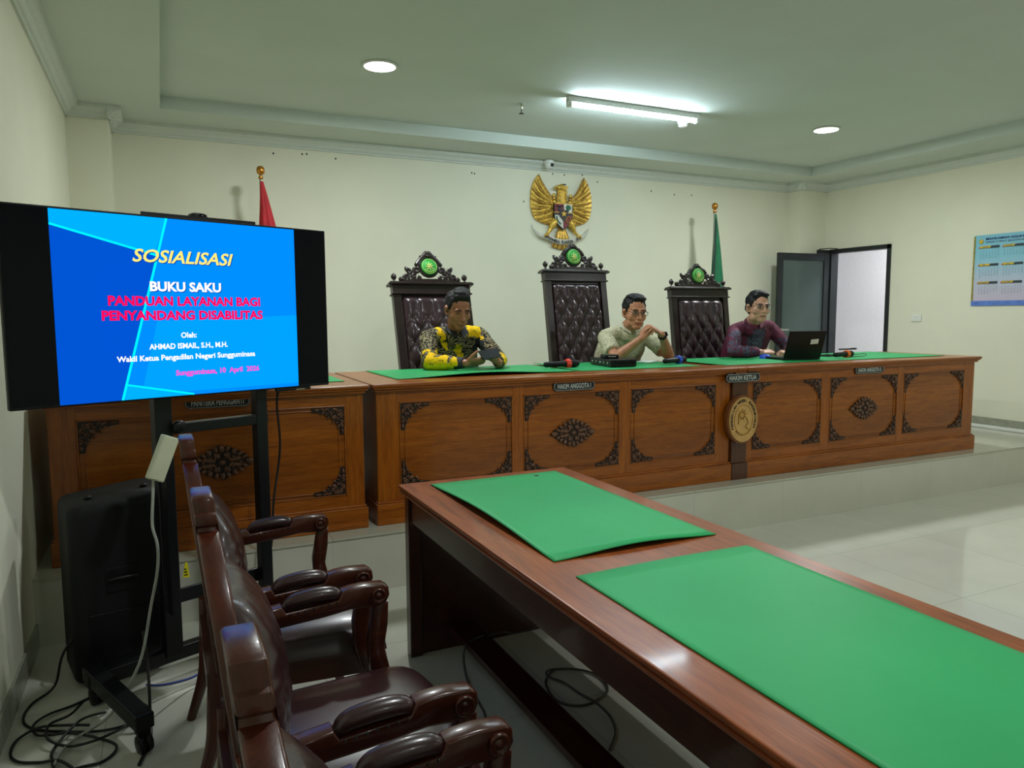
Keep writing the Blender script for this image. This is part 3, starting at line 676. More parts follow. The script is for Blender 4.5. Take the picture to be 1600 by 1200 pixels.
# ================================================================== ARMCHAIRS IN THE FOREGROUND
def armchair(y, label):
    """faces +x toward the table; local origin on the floor below the back"""
    r = thing('armchair', label, 'chair', (0, y, 0), 0, 'leather armchairs along the table')
    XB = lambda z: .150-.070*max(0, (z-.45))/.65     # front face of the back board
    half = [(0, 1.106), (.048, 1.106), (.058, 1.102), (.062, 1.094), (.063, 1.070), (.069, 1.066), (.071, 1.058), (.069, 1.044), (.060, 1.036), (.064, 1.028), (.09, 1.022), (.14, 1.003), (.19, .977), (.24, .943), (.28, .90), (.31, .85), (.328, .79), (.336, .70), (.335, .56), (.32, .42)]
    out = half+[(-a, b) for a, b in half[::-1] if a > 0]
    # board leaning back: outline ring swept through the thickness
    th = .046
    P2 = [Vector(p_) for p_ in out]; n = len(out)
    def inset(d):
        o_ = []
        for i in range(n):
            t_ = ((P2[i]-P2[i-1]).normalized()+(P2[(i+1) % n]-P2[i]).normalized()).normalized(); o_.append(P2[i]+Vector((t_.y, -t_.x))*d)
        return o_
    ring = lambda off, d: [Vector((XB(p_.y)-off, p_.x, p_.y)) for p_ in inset(d)]
    inn = [(y_*.80, .45+(z-.45)*.86+.01) for y_, z in out]
    iring = lambda off: [Vector((XB(z)-off, y_, z)) for y_, z in inn]
    fb = MB(); Rr = [ring(.0, .0055), ring(.002, .002), ring(.006, 0), ring(th-.006, 0), ring(th-.002, .002), ring(th, .0055), iring(th), iring(0)]; K = len(Rr)
    fb.add([p_ for q in Rr for p_ in q], [(k*n+i, k*n+(i+1) % n, ((k+1) % K)*n+(i+1) % n, ((k+1) % K)*n+i) for k in range(K) for i in range(n)], 0, True)
    me = fb.mesh('back_frame', M_chairw); me.set_sharp_from_angle(angle=radians(32)); link('back_frame', me, r)
    # rear panel
    fp = MB(); ir = iring(th*.75); c0 = Vector((XB(.75)-th*.75, 0, .75)); fp.add(ir+[c0], [(i, (i+1) % n, n) for i in range(n)])
    ir2 = iring(th*.5); fp.add(ir2+[Vector((XB(.75)-th*.5, 0, .75))], [(i, (i+1) % n, n) for i in range(n)])
    fp.obj('back_panel', M_leather, r)
    # pleated back cushion
    def pad(u, v):
        y_ = (u-.5)*.56; z = .47+.44*v; lim = 1.0
        wz = .56*min(1, .62+.9*(1-v))/.56
        y_ *= wz
        e = max(0, 1-abs(2*u-1)**3.2)**.5*max(0, 1-abs(2*v-1)**4)**.5
        pl = .012*abs(sin(pi*(u*6)))**.5*max(0, sin(pi*v))+.007*sin(v*58+3*noise.noise(Vector((u*6, v*4, 1))))*abs(2*u-1)**2*max(0, sin(pi*v))+.008*noise.noise(Vector((u*14, v*5, y)))*max(0, sin(pi*v))
        return (XB(z)-.012+(.070+pl+.03*max(0, sin(pi*(v*.9))))*e, y_, z)
    MB().grid(pad, 48, 30).obj('back_cushion', M_leather, r, fix=False)
    # seat
    def seat(u, v):
        x = .10+.53*u; yy = (v-.5)*2
        hw = .27+.05*u
        e = max(0, 1-abs(2*u-1)**6)**.4*max(0, 1-abs(yy)**6)**.4
        fx = x+.035*(1-yy*yy)*u
        return (fx, yy*hw, .395+.085*e+.012*(1-yy*yy)*e)
    MB().grid(seat, 26, 26).obj('seat', M_leather, r, fix=False)
    MB().prism([(.08, -.27), (.60, -.315), (.645, -.2), (.66, 0), (.645, .2), (.60, .315), (.08, .27)], .325, .40, 'z').obj('seat_rail', M_chairx, r)
    for s in (-1, 1):
        yo = s*.345
        am = thing_part = MB()
        # arm rail: wooden ends, dip under the pad, scrolled front
        prof = [(.085, .655), (.20, .668), (.265, .676), (.277, .656), (.425, .668), (.437, .692), (.46, .697), (.50, .70), (.56, .696), (.575, .685), (.578, .660), (.568, .640), (.54, .630), (.46, .634), (.38, .624), (.22, .612), (.085, .597)]
        am.soft(prof, yo-.024, yo+.024, 'y', .006)
        # front support, curved
        sup = [(.535, .64), (.575, .64), (.572, .57), (.560, .50), (.575, .43), (.60, .36), (.535, .36), (.515, .44), (.512, .52), (.525, .59)]
        am.soft(sup, yo-.021, yo+.021, 'y', .006)
        me = am.mesh('arm', M_chairx); me.set_sharp_from_angle(angle=radians(45))
        a = link('arm', me, r)
        pd = MB(); pts = [(.280, yo, .666), (.300, yo, .680), (.34, yo, .686), (.38, yo, .688), (.412, yo, .685), (.428, yo, .676)]
        pd.tube(smoothpath(pts, 4), [  .013+.012*max(0, sin(pi*(k+.6)/21.2))**.45 for k in range(21)], n=14, cap='round', flat=(1.05, .9))
        for k in range(7):
            for s2 in (-1, 1): pd.ell((.288+k*.022, yo+s2*.0245, .652+.002*k), (.004, .003, .004), 1, None, 6, 4)
        pd.obj('arm_pad', [M_leather, M_ebony], a)
        for s2 in (-1, 1):
            MB().lathe([(.001, .010), (.006, .011), (.009, .006), (.014, .005), (.018, .010), (.022, .009), (.024, 0), (.001, 0)], n=18, M=T(.543, yo+s2*.024, .665) @ RX(-s2*pi/2)).obj('rosette', M_chairx, a)
        MB().tube(smoothpath([(.59, s*.285, .37), (.605, s*.29, .25), (.585, s*.287, .12), (.60, s*.29, 0)], 6), [.03-.012*k/18 for k in range(19)], n=8, flat=(1, 1)).obj('leg', M_chairw, r)
        MB().tube(smoothpath([(.105, s*.255, .46), (.10, s*.255, .30), (.085, s*.255, .16), (.035, s*.255, 0)], 6), [.026, .026, .026, .026, .026, .026, .026, .026, .026, .025, .024, .023, .022, .021, .02, .019, .018, .017, .016], n=8).obj('leg', M_chairw, r)
    return r
armchair(2.625, 'leather armchair farthest of the three along the table, nearest the benches')
armchair(1.775, 'leather armchair in the middle of the row of three along the table').location.x = .008
armchair(.925, 'leather armchair nearest the camera of the three along the table').location.x = .016
# ================================================================== TELEVISION ON ITS STAND
TVA = atan2(.368, .93)
TVC = (.108, 3.207)
def tvw(x, off, z=0):
    """point in the television's own axes (x along the screen, off toward the viewer) to the room"""
    return (TVC[0]+x*cos(TVA)+off*sin(TVA), TVC[1]+x*sin(TVA)-off*cos(TVA), z)
tv = thing('television', 'large black television showing a blue slide, on a wheeled stand by the left wall', 'television', (TVC[0], TVC[1], 1.53), TVA)
hw_, hh_ = .63, .352
MB().box(-hw_, hw_, .0, .03, -hh_, hh_, bev=.004).box(-.42, .42, .028, .055, -.26, .18, bev=.012).obj('casing', M_black, tv)
M_scr = plain('dark_screen_glass', (5, 7, 16), .12, var=.02, spec=.18)
MB().box(-hw_+.006, hw_-.006, -.002, .004, -hh_+.012, hh_-.006).obj('screen', M_scr, tv)
MB().box(.36, .53, -.004, .012, -hh_-.012, -hh_+.001, bev=.002).box(.455, .50, -.005, .0, -hh_-.010, -hh_-.006, 1).obj('control_bar', [M_black, M_chrome], tv)
S = MB(); z_ = lambda z: z-1.53
x0_, x1_, zb_, zt_ = -.478, .470, z_(1.185), z_(1.874)
def quadp(mb, pts, y, mi): mb.add([(a, y, b) for a, b in pts], [tuple(range(len(pts)))], mi)
M_sl = [glow('slide_blue', (0, 138, 255), SCREEN_E), glow('slide_navy', (0, 82, 205), SCREEN_E), glow('slide_sky', (0, 172, 255), SCREEN_E), glow('slide_cyan', (0, 240, 255), SCREEN_E), glow('slide_bright', (0, 158, 255), SCREEN_E)]
quadp(S, [(x0_, zb_), (x1_, zb_), (x1_, zt_), (x0_, zt_)], -.0026, 0)
quadp(S, [(-.20, z_(1.20)), (x1_, z_(1.20)), (x1_-.0, z_(1.50)), (-.13, z_(1.48))], -.0028, 4)
L2 = lambda z: -.269+(z-1.186)/(1.868-1.186)*.19
quadp(S, [(x0_, z_(1.822)), (x0_, zt_), (L2(1.874), zt_), (-.128, z_(1.732))], -.0030, 2)
quadp(S, [(x0_, zb_), (L2(1.185), zb_), (L2(1.735), z_(1.735)), (x0_, z_(1.822))], -.0030, 1)
quadp(S, [(L2(1.185)+.006, zb_), (.0, zb_), (L2(1.242), z_(1.242))], -.0032, 2)
def stripe(a, b, wd, y=-.0034):
    d = Vector((b[0]-a[0], b[1]-a[1])).normalized()*wd; nx, nz = -d.y, d.x
    quadp(S, [(a[0]-nx, a[1]-nz), (b[0]-nx, b[1]-nz), (b[0]+nx, b[1]+nz), (a[0]+nx, a[1]+nz)], y, 3)
stripe((x0_, z_(1.822)), (-.12, z_(1.731)), .004); stripe((L2(1.185), zb_), (L2(1.874), zt_), .0045); stripe((L2(1.24), z_(1.242)), (.0, z_(1.187)), .0035)
sl = S.obj('slide', M_sl, tv, label='blue presentation slide', fix=False)
M_tw = glow('slide_white', (255, 255, 255), SCREEN_E); M_ty = glow('slide_yellow', (255, 232, 120), SCREEN_E); M_tr = glow('slide_red', (255, 10, 90), SCREEN_E); M_tp = glow('slide_pink', (255, 70, 200), SCREEN_E); M_sh = glow('slide_shadow', (0, 60, 160), SCREEN_E)
def line(txt, x, z, h, wd, mt, shear=0, bold=0.0, shadow=False, name='slide_text'):
    mb = MB()
    if shadow: text_mb(mb, txt, h, T(x+.003, -.0038, z_(z)-h/2-.003) @ RX(pi/2), 1, wd, shear, 0, bold)
    text_mb(mb, txt, h, T(x, -.0042, z_(z)-h/2) @ RX(pi/2), 0, wd, shear, 0, bold)
    mb.obj(name, [mt, M_sh], sl, fix=False)
line('SOSIALISASI', -.012, 1.728, .046, .395, M_ty, .28, .022, True)
line('BUKU SAKU', -.011, 1.613, .034, .28, M_tw, 0, .04, True)
line('PANDUAN LAYANAN BAGI', -.002, 1.557, .033, .60, M_tr, 0, .04)
line('PENYANDANG DISABILITAS', -.009, 1.502, .033, .634, M_tr, 0, .04)
line('Oleh:', -.011, 1.424, .020, .062, M_tw, 0, .03)
line('AHMAD ISMAIL, S.H., M.H.', -.009, 1.382, .020, .312, M_tw, 0, .03)
line('Wakil Ketua Pengadilan Negeri Sungguminasa', -.008, 1.339, .020, .55, M_tw, 0, .03)
line('Sungguminasa, 10  April  2026', .107, 1.276, .020, .352, M_tp, 0, .03)
# stand
st = thing('television_stand', 'black steel wheeled stand holding the television', 'stand', (TVC[0], TVC[1], 0), TVA)
PX = (-.098, .325)
for x, hw in zip(PX, (.034, .025)): MB().box(x-hw, x+hw, .062, .115, .10, 1.80, bev=.004).obj('post', M_metal, st)
MB().box(PX[0]-.03, PX[1]+.03, .066, .110, 1.022, 1.065, bev=.004).obj('cross_bar', M_metal, st)
MB().box(PX[0], PX[1], .115, .13, .30, .36, bev=.003).obj('lower_bar', M_metal, st)
MB().box(-.30, .42, .058, .066, 1.28, 1.34).box(-.30, .42, .058, .066, 1.66, 1.72).obj('wall_plate', M_metal, st)
MB().box(-.15, .32, .05, .16, 1.872, 1.882, bev=.002).box(-.15, .32, .05, .056, 1.872, 1.900, bev=.002).box(.05, .12, .055, .10, 1.72, 1.875).obj('camera_shelf', M_metal, st)
MB().lathe([(.02, 0), (.026, .01), (.026, .03), (.015, .036)], n=14, M=T(PX[0]+.05, .06, 1.055) @ RX(pi/2)).obj('knob', M_black, st)
MB().box(-.42, .40, .075, .125, .075, .13, bev=.004).obj('base_bar', M_metal, st)
for x, y0, y1 in ((-.385, -.38, .16), (.33, -.16, .34)):
    ft = MB().box(x-.032, x+.032, y0, y1, .085, .14, bev=.005).obj('foot', M_metal, st)
    for yy in (y0+.03, y1-.04):
        c = MB().box(x-.02, x+.02, yy-.02, yy+.02, .062, .088).obj('caster', M_black, ft)
        MB().lathe([(.006, -.022), (.030, -.022), (.032, -.016), (.032, -.006), (.022, -.004), (.022, .004), (.032, .006), (.032, .016), (.030, .022), (.006, .022)], n=20, M=T(x, yy-.012, .032) @ RY(pi/2)).obj('wheel', M_black, c)
M_yel = plain('yellow_sticker', (226, 216, 30), .4, var=.02)
sk = MB(); sk.prism([(-.014, -.028), (.014, -.034), (.008, .030), (-.002, .034)], -.001, .001, 'y')
for k in range(3): sk.box(-.008, .006-.002*k, -.0022, -.0008, -.022+k*.012, -.017+k*.012, 1)
MB().box(-.125, -.119, .0, .05, .3, .9).obj('side_plate', M_metal, st)
o = sk.obj('warning_sticker', [M_yel, M_black], st, (-.087+.045, .0575, .455), 'yellow warning sticker')
# webcam on the shelf
wc = thing('webcam', 'black rounded webcam on top of the television', 'webcam', tvw(.085, -.085, 1.882), TVA)
MB().box(-.034, .034, -.025, .025, .004, .034, bev=.012).box(-.02, .02, -.02, .02, .0003, .006).obj('body', M_black, wc)
MB().lathe([(.001, .006), (.011, .006), (.014, .002), (.014, -.01)], n=18, M=T(.008, -.026, .018) @ RX(pi/2)).obj('lens', M_scr, wc)
MB().box(-.016, .014, -.012, .010, .033, .0365, bev=.001).obj('top_button', M_chrome, wc)

# loudspeaker behind the stand
sp = thing('loudspeaker', 'big black loudspeaker on the floor behind the television stand', 'loudspeaker', (-.225, 3.50, 0), TVA*.6)
def spk(z, k=1.0, dx=0):
    a, b, c_ = .185*k, .165*k, .05
    pts = []
    for sx, sy, a0 in ((1, 1, 0), (-1, 1, pi/2), (-1, -1, pi), (1, -1, 1.5*pi)):
        for q in range(5):
            t_ = a0+pi/2*q/4; pts.append(Vector((sx*(a-c_)+c_*cos(t_)+dx, sy*(b-c_)*(1 if sy < 0 else .9)+c_*sin(t_), z)))
    return pts
rg = [spk(.02, .96), spk(.035, 1)]+[spk(z, 1) for z in (.2, .4, .6)]+[spk(.70, 1), spk(.725, .98), spk(.74, .93)]
for ring in rg[-3:]:
    for p_ in ring: p_.z += .10*(p_.x+.185)
MB().rings(rg).obj('cabinet', M_blackm, sp)
for sx in (-1, 1):
    for sy in (-1, 1): MB().lathe([(.02, 0), (.022, .01), (.016, .024)], n=12, c=(sx*.13, sy*.10, 0)).obj('rubber_foot', M_rubber, sp)
hd = MB().box(-.06, .06, -.172, -.164, .38, .48, bev=.003); hd.tube(smoothpath([(-.05, -.170, .43), (-.03, -.180, .435), (.03, -.180, .435), (.05, -.170, .43)], 5), .009, 0, 8)
hd.obj('side_handle', M_black, sp)
MB().box(-.13, .13, -.170, -.163, .10, .30, bev=.004).obj('rear_panel', M_black, sp)
for x_ in (-.09, .12): MB().lathe([(.014, 0), (.016, .006), (.010, .012)], n=12, c=(x_, -.04, .742+.1*(x_+.185))).obj('rigging_cap', M_black, sp)

# power strip hanging from the stand
ps = thing('power_strip', 'cream power strip with a white cord, hanging beside the farthest armchair', 'power strip', (-.018, 3.10, .955), TVA)
Q = RY(radians(23))
MB().box(-.031, .031, -.02, .02, -.088, .088, M=Q, bev=.006).box(-.028, .004, -.022, -.018, -.084, .084, M=Q, bev=.002).obj('case', M_cream, ps)
sk = MB()
for k in range(4): sk.lathe([(.001, .004), (.013, .004), (.015, .002), (.015, -.004)], n=14, M=Q @ T(.021, 0, -.06+k*.04) @ RY(pi/2))
sk.obj('sockets', M_white, ps)
def cord(name, pts, r, mt, label, cat='cable', parent=None, sub=6, group=None):
    P = smoothpath(pts, sub); c0 = P[0].copy()
    if parent:
        inv = parent.matrix_basis.inverted(); o = MB().tube([inv @ p_ for p_ in P], r, n=6).obj(name, mt, parent); return o
    o = MB().tube([p_-c0 for p_ in P], r, n=6).obj(name, mt, None, c0); return tag(o, label, cat, group)
M_cordw = plain('white_cord', (170, 172, 164), .5)
bpy.context.view_layer.update()
cord('cord', [(-.052, 3.10, .875), (-.058, 3.09, .80), (-.064, 3.08, .70), (-.050, 3.08, .62), (-.055, 3.08, .52), (-.085, 3.07, .38), (-.115, 3.03, .24), (-.15, 2.98, .165), (-.23, 2.95, .05), (-.33, 2.90, .016), (-.371, 2.828, .016), (-.386, 2.745, .016)], .0055, M_cordw, '', parent=ps)
# floor cables
LA = [(-.30, 3.33, .30), (-.41, 3.34, .16), (-.448, 3.33, .03), (-.517, 3.258, .006), (-.529, 3.138, .006), (-.484, 3.052, .006), (-.382, 2.979, .007), (-.252, 2.921, .009), (-.149, 2.941, .007), (-.108, 3.02, .006), (-.148, 3.091, .006), (-.198, 3.109, .006)]
cord('speaker_cable', LA, .005, M_rubber, 'black cable looping over the floor from the foot of the loudspeaker', group='black cables on the floor')
cord('speaker_cable', [(-.24, 3.28, .006), (-.36, 3.181, .007), (-.448, 3.123, .014), (-.485, 3.058, .016), (-.465, 2.98, .016), (-.414, 2.955, .017), (-.348, 2.934, .017), (-.227, 2.831, .009), (-.206, 2.768, .007), (-.244, 2.716, .006), (-.309, 2.713, .006), (-.37, 2.70, .006), (-.41, 2.66, .006)], .005, M_rubber, 'black cable bending toward the camera beside the caster of the stand', group='black cables on the floor')
cord('speaker_cable', [(-.30, 2.66, .006), (-.37, 2.76, .018), (-.434, 2.803, .006), (-.503, 2.841, .006), (-.533, 2.906, .006), (-.524, 2.987, .010), (-.46, 3.011, .026), (-.373, 2.986, .026), (-.30, 2.97, .016)], .005, M_rubber, 'black cable nearest the left wall at the bottom corner of the picture', group='black cables on the floor')
cord('speaker_cable', [(-.255, 3.066, .006), (-.333, 2.995, .028), (-.40, 2.868, .010), (-.397, 2.79, .006), (-.38, 2.70, .018), (-.36, 2.60, .006)], .005, M_rubber, 'short black cable crossing the heap toward the bottom edge of the picture', group='black cables on the floor')
cord('speaker_cable', [(-.335, 3.143, .028), (-.367, 3.036, .038), (-.428, 2.996, .036), (-.424, 2.916, .026), (-.359, 2.848, .018), (-.29, 2.83, .024), (-.223, 2.862, .022), (-.185, 2.91, .014), (-.15, 3.0, .014), (-.16, 3.12, .014), (-.2, 3.22, .006)], .005, M_rubber, 'black cable lying on top of the heap in front of the loudspeaker', group='black cables on the floor')
cord('power_cable', [(-.115, 3.06, .30), (-.105, 3.02, .20), (-.10, 2.95, .12), (-.100, 2.90, .04), (-.098, 2.84, .006), (-.105, 2.76, .006), (-.132, 2.641, .006)], .006, M_rubber, 'black cable hanging down past the caster of the television stand')
M_blue = plain('blue_cord', (40, 60, 150), .5)
cord('network_cable', [(.30, 3.30, .006), (.12, 3.26, .006), (.039, 3.21, .006), (-.06, 3.20, .006), (-.12, 3.23, .006)], .004, M_blue, 'thin blue cable on the floor behind the farthest armchair')
cord('thin_wire', [(.16, 3.17, .004), (.037, 3.147, .004), (-.108, 3.065, .004)], .002, M_cordw, 'thin grey wire on the floor, upper of two behind the farthest armchair', 'wire', group='thin wires on the floor')
cord('thin_wire', [(.16, 3.14, .004), (.036, 3.108, .004), (-.096, 2.946, .004)], .002, M_cordw, 'thin grey wire on the floor, lower of two behind the farthest armchair', 'wire', group='thin wires on the floor')
cord('television_cable', [tvw(.40, -.035, 1.2), tvw(.412, -.09, 1.1), (.50, 3.70, .853), (.462, 3.70, .601), (.44, 3.68, .379), (.38, 3.66, .18), (.30, 3.62, .03), (.2, 3.55, .006)], .006, M_rubber, 'black cable hanging from the right end of the television down to the floor')
M_grey = plain('grey_cord', (70, 70, 66), .5)
cord('floor_cable', [(1.429, 2.612, .006), (1.351, 2.537, .006), (1.32, 2.412, .006), (1.35, 2.34, .006), (1.423, 2.313, .006), (1.519, 2.349, .006), (1.565, 2.414, .006), (1.569, 2.505, .006), (1.509, 2.582, .006), (1.41, 2.612, .010), (1.373, 2.56, .016), (1.405, 2.483, .016), (1.419, 2.381, .016), (1.444, 2.303, .012), (1.445, 2.207, .006), (1.407, 2.109, .006), (1.328, 2.026, .006)], .005, M_grey, 'grey cable coiled on the floor under the long table')
cord('floor_cable', [(1.19, 2.80, .128), (1.10, 2.79, .10), (1.068, 2.70, .02), (1.045, 2.513, .006), (1.032, 2.424, .006), (.998, 2.336, .006), (.96, 2.19, .006), (.955, 2.10, .006)], .005, M_grey, 'black cable running off the foot rail under the long table')
cord('floor_cable', [(1.21, 2.80, .121), (1.29, 2.81, .121), (1.351, 2.818, .10), (1.485, 2.846, .10), (1.60, 2.86, .10)], .004, M_grey, 'grey cable stretched behind the foot rail at the far end of the long table')
# ================================================================== FLAGS
M_red = plain('red_cloth', (176, 24, 36), .7); M_cw = plain('white_cloth', (220, 220, 215), .7); M_fg = plain('flag_green', (14, 104, 66), .7); M_pole = plain('pale_pole', (150, 150, 140), .3, .5); M_fold = plain('flag_fold_dark', (18, 46, 36), .7)
def flag(x, y, ztop, label, mats, zsplit, wid, zend, ph, fringe=False):
    r = thing('flag', label, 'flag', (x, y, PZ), 0); zt = ztop-PZ
    MB().lathe([(.16, 0), (.16, .02), (.05, .05), (.03, .10), (.016, .12)], n=24).obj('base', M_ebony, r)
    MB().tube([(0, 0, .1), (0, 0, zt-.03)], .013, n=10).obj('pole', M_pole, r)
    MB().lathe([(.012, -.075), (.022, -.06), (.012, -.045), (.014, -.035), (.03, -.025), (.034, 0), (.03, .022), (.018, .034), (.001, .038)], n=20, c=(0, 0, zt)).obj('finial', M_brass, r)
    def ringpts(z):
        k = (zt-.09-z)/(zt-.09-zend); w_ = .012+wid*k**.9; pts = []
        for i in range(40):
            a_ = 2*pi*i/40
            rad = 1+.16*sin(a_*5+ph)*min(1, k*4)+.08*sin(a_*9+2*ph+k*3)
            pts.append(Vector((w_*.72+w_*.95*cos(a_)*rad-.004, -.012+w_*.55*sin(a_)*rad, z)))
        return pts
    zs = [zt-.09-(zt-.09-zend)*k/16 for k in range(17)]
    mb = MB(); rr = [ringpts(z) for z in zs]
    for i in range(16):
        mb.rings([rr[i], rr[i+1]], 0 if zs[i]+PZ > zsplit else 1, caps=False)
    mb.obj('cloth', mats, r, label='hanging cloth')
    return r
flag(.807, 6.55, 2.70, 'red and white flag on a pole with a brass ball behind the television', [M_red, M_cw], 1.75, .17, .85, .4)
fl = flag(5.622, 6.55, 2.682, 'dark green flag on a pole with a brass ball behind the rightmost high backed chair', [M_fg, M_fg], 0, .115, .85, 1.3)
MB().tube(smoothpath([(-.002, -.03, 2.22), (-.02, -.04, 1.9), (-.045, -.05, 1.5), (-.065, -.055, 1.1), (-.08, -.06, .9)], 5), [.006+.028*k/20 for k in range(21)], n=8, flat=(1, .4)).obj('fold', M_fold, fl)  # fold of the same flag, coloured a darker green than the cloth

# ================================================================== GOLD EAGLE EMBLEM
eg = thing('wall_emblem', 'gold winged eagle emblem with a shield and ribbon on the back wall', 'emblem', (3.885, YB, 2.57))
def mir(pts, s): return [(s*x, z) for x, z in pts]
wing_out = [(-.275, .372), (-.31, .33), (-.345, .26), (-.362, .19), (-.368, .10), (-.36, .02), (-.34, -.045), (-.31, -.085), (-.27, -.105), (-.225, -.122), (-.17, -.128)]
wing_in = [(-.255, .345), (-.225, .285), (-.195, .23), (-.165, .18), (-.13, .13), (-.10, .09), (-.075, .05), (-.07, 0), (-.075, -.05), (-.09, -.09), (-.12, -.11)]
for s in (1, -1):
    base = MB().prism(mir(wing_out, s)+mir(wing_in[::-1], s), -.022, -.004, 'y')
    def along(L_, f): i = min(len(L_)-2, int(f*(len(L_)-1))); g_ = f*(len(L_)-1)-i; return Vector(L_[i]).lerp(Vector(L_[i+1]), g_)
    for k in range(17):
        t_ = k/16; a = along(wing_in, t_); b = along(wing_out, t_)
        if t_ < .65: a = Vector((-.10-.02*t_, .10-.13*t_))+Vector((0, .02))
        pts = [(s*(a.x+(b.x-a.x)*q-.012*sin(pi*q)*(1-t_)), -.026-.010*sin(pi*min(1, q*1.2)), a.y+(b.y-a.y)*q-.02*sin(pi*q)*(1-t_)) for q in [i/8 for i in range(9)]]
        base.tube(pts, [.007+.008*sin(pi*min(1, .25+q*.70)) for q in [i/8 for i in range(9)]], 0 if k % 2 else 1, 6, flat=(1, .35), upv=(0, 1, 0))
    for row in range(3):
        for k in range(7):
            t_ = k/6; cx_, cz_ = -.085-.045*row-.05*(1-t_)*(row*.4+.3), .17-.20*t_-.02*row
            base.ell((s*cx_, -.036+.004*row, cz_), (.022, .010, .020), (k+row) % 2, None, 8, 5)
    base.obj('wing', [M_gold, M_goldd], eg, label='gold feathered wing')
bd = MB().rings([[Vector((rx*cos(2*pi*i/16), -.012-.03*max(0, sin(2*pi*i/16))*1.0, z)) for i in range(16)] for rx, z in ((.05, -.16), (.11, -.08), (.125, 0), (.10, .07), (.065, .11), (.055, .16), (.052, .22), (.04, .25))])
for row in range(7):
    for k in range(5): bd.ell(((k-2)*.022+(.011 if row % 2 else 0), -.038, .10+row*.022), (.012, .006, .012), 0, None, 6, 4)
bd.obj('body', M_gold, eg)
hd = MB().ell((-.012, -.035, .255), (.048, .03, .034)).ell((-.045, -.035, .25), (.03, .022, .022))
hd.tube([(-.06, -.036, .258), (-.088, -.036, .252), (-.098, -.036, .232)], [.016, .013, .003], 0, 8).tube([(-.06, -.036, .238), (-.082, -.036, .228)], [.010, .004], 0, 8)
hd.prism([(.02, .27), (.075, .27), (.055, .245), (.04, .225), (.02, .23)], -.045, -.02, 'y')
ho = hd.obj('head', M_gold, eg)
M_dk = plain('emblem_black', (26, 24, 26), .4); M_dr = plain('emblem_red', (118, 26, 46), .4); M_ew = plain('emblem_white', (206, 204, 192), .4); M_eg = plain('emblem_leaf', (20, 92, 62), .4)
MB().ell((-.035, -.062, .262), (.007, .004, .005)).tube([(-.095, -.058, .242), (-.06, -.06, .246)], .0025, 0, 6).prism([(-.03, .285), (.02, .29), (.04, .282), (.0, .275)], -.060, -.03, 'y').obj('eye_marking', M_dk, ho)
SH = [(-.11, .085), (.11, .085), (.11, -.06), (.09, -.11), (.05, -.15), (0, -.19), (-.05, -.15), (-.09, -.11), (-.11, -.06)]
sh = MB().prism(SH, -.062, -.03, 'y').obj('shield', M_dk, eg, label='shield with coloured quarters')
def q_(pts, mt, y=-.066, nm='quarter'): return MB().prism(pts, y, -.06, 'y').obj(nm, mt, sh)
q_([(-.102, .078), (-.004, .078), (-.004, -.006), (-.102, -.006)], M_dr); q_([(.004, .078), (.102, .078), (.102, -.006), (.004, -.006)], M_ew)
q_([(-.102, -.036), (-.004, -.036), (-.004, -.178), (-.05, -.14), (-.085, -.105), (-.102, -.06)], M_ew); q_([(.004, -.036), (.102, -.036), (.102, -.06), (.085, -.105), (.05, -.14), (.004, -.178)], M_dr)
MB().ell((.058, -.066, .045), (.034, .006, .026), 0).box(.053, .063, -.070, -.064, .0, .03).obj('tree', M_eg, sh)
MB().ell((-.05, -.066, .03), (.022, .006, .03)).tube([(-.085, -.068, .06), (-.05, -.07, .045), (-.015, -.068, .06)], .006, 0, 6).obj('bull_head', M_dk, sh)
MB().tube(smoothpath([(-.085, -.068, -.05), (-.075, -.07, -.09), (-.035, -.07, -.13)], 5), .007, 0, 6).obj('sprig', M_eg, sh)
MB().tube([(.055+.028*cos(a), -.069, -.085+.034*sin(a)) for a in [2*pi*k/16 for k in range(16)]], .006, 0, 6, closed=True).obj('chain', M_goldd, sh)
MB().prism([(-.05, .02), (.05, .02), (.05, -.05), (0, -.10), (-.05, -.05)], -.071, -.065, 'y').obj('inner_shield', M_dk, sh)
MB().prism([((.036 if k % 2 == 0 else .014)*sin(pi*k/5), -.022+(.036 if k % 2 == 0 else .014)*cos(pi*k/5)) for k in range(10)], -.077, -.070, 'y').obj('star', M_gold, sh)
MB().box(-.112, .112, -.068, -.06, -.012, -.006).box(-.112, .112, -.068, -.06, .078, .086).obj('shield_rim', M_gold, sh)
tl_ = MB()
for k in range(-4, 5):
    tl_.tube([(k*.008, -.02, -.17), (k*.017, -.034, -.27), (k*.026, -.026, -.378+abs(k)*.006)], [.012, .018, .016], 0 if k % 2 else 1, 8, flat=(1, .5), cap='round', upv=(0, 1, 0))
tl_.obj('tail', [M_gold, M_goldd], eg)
for s in (1, -1):
    lg = MB().tube([(s*.09, -.03, -.10), (s*.125, -.036, -.15), (s*.15, -.036, -.20), (s*.185, -.04, -.235)], [.045, .035, .018, .012], 0, 8, cap='round')
    for k in range(3): lg.tube([(s*.185, -.04, -.23), (s*(.175+.022*k), -.058, -.25), (s*(.175+.024*k), -.05, -.275)], [.010, .008, .003], 0, 6)
    lg.obj('leg', M_gold, eg)
rb = MB(); cur = smoothpath([(-.355, -.02, -.145), (-.33, -.035, -.20), (-.27, -.045, -.25), (-.20, -.05, -.262), (-.10, -.055, -.30), (0, -.055, -.315), (.10, -.055, -.30), (.20, -.05, -.262), (.25, -.045, -.25), (.30, -.035, -.21), (.335, -.02, -.165)], 5)
vs = []
for p_ in cur:
    hh = .027 if abs(p_.x) < .21 else .027-.016*(abs(p_.x)-.21)/.145
    vs += [p_+Vector((0, 0, hh)), p_+Vector((0, .004, -hh)), p_+Vector((0, .010, -hh)), p_+Vector((0, .006, hh))]
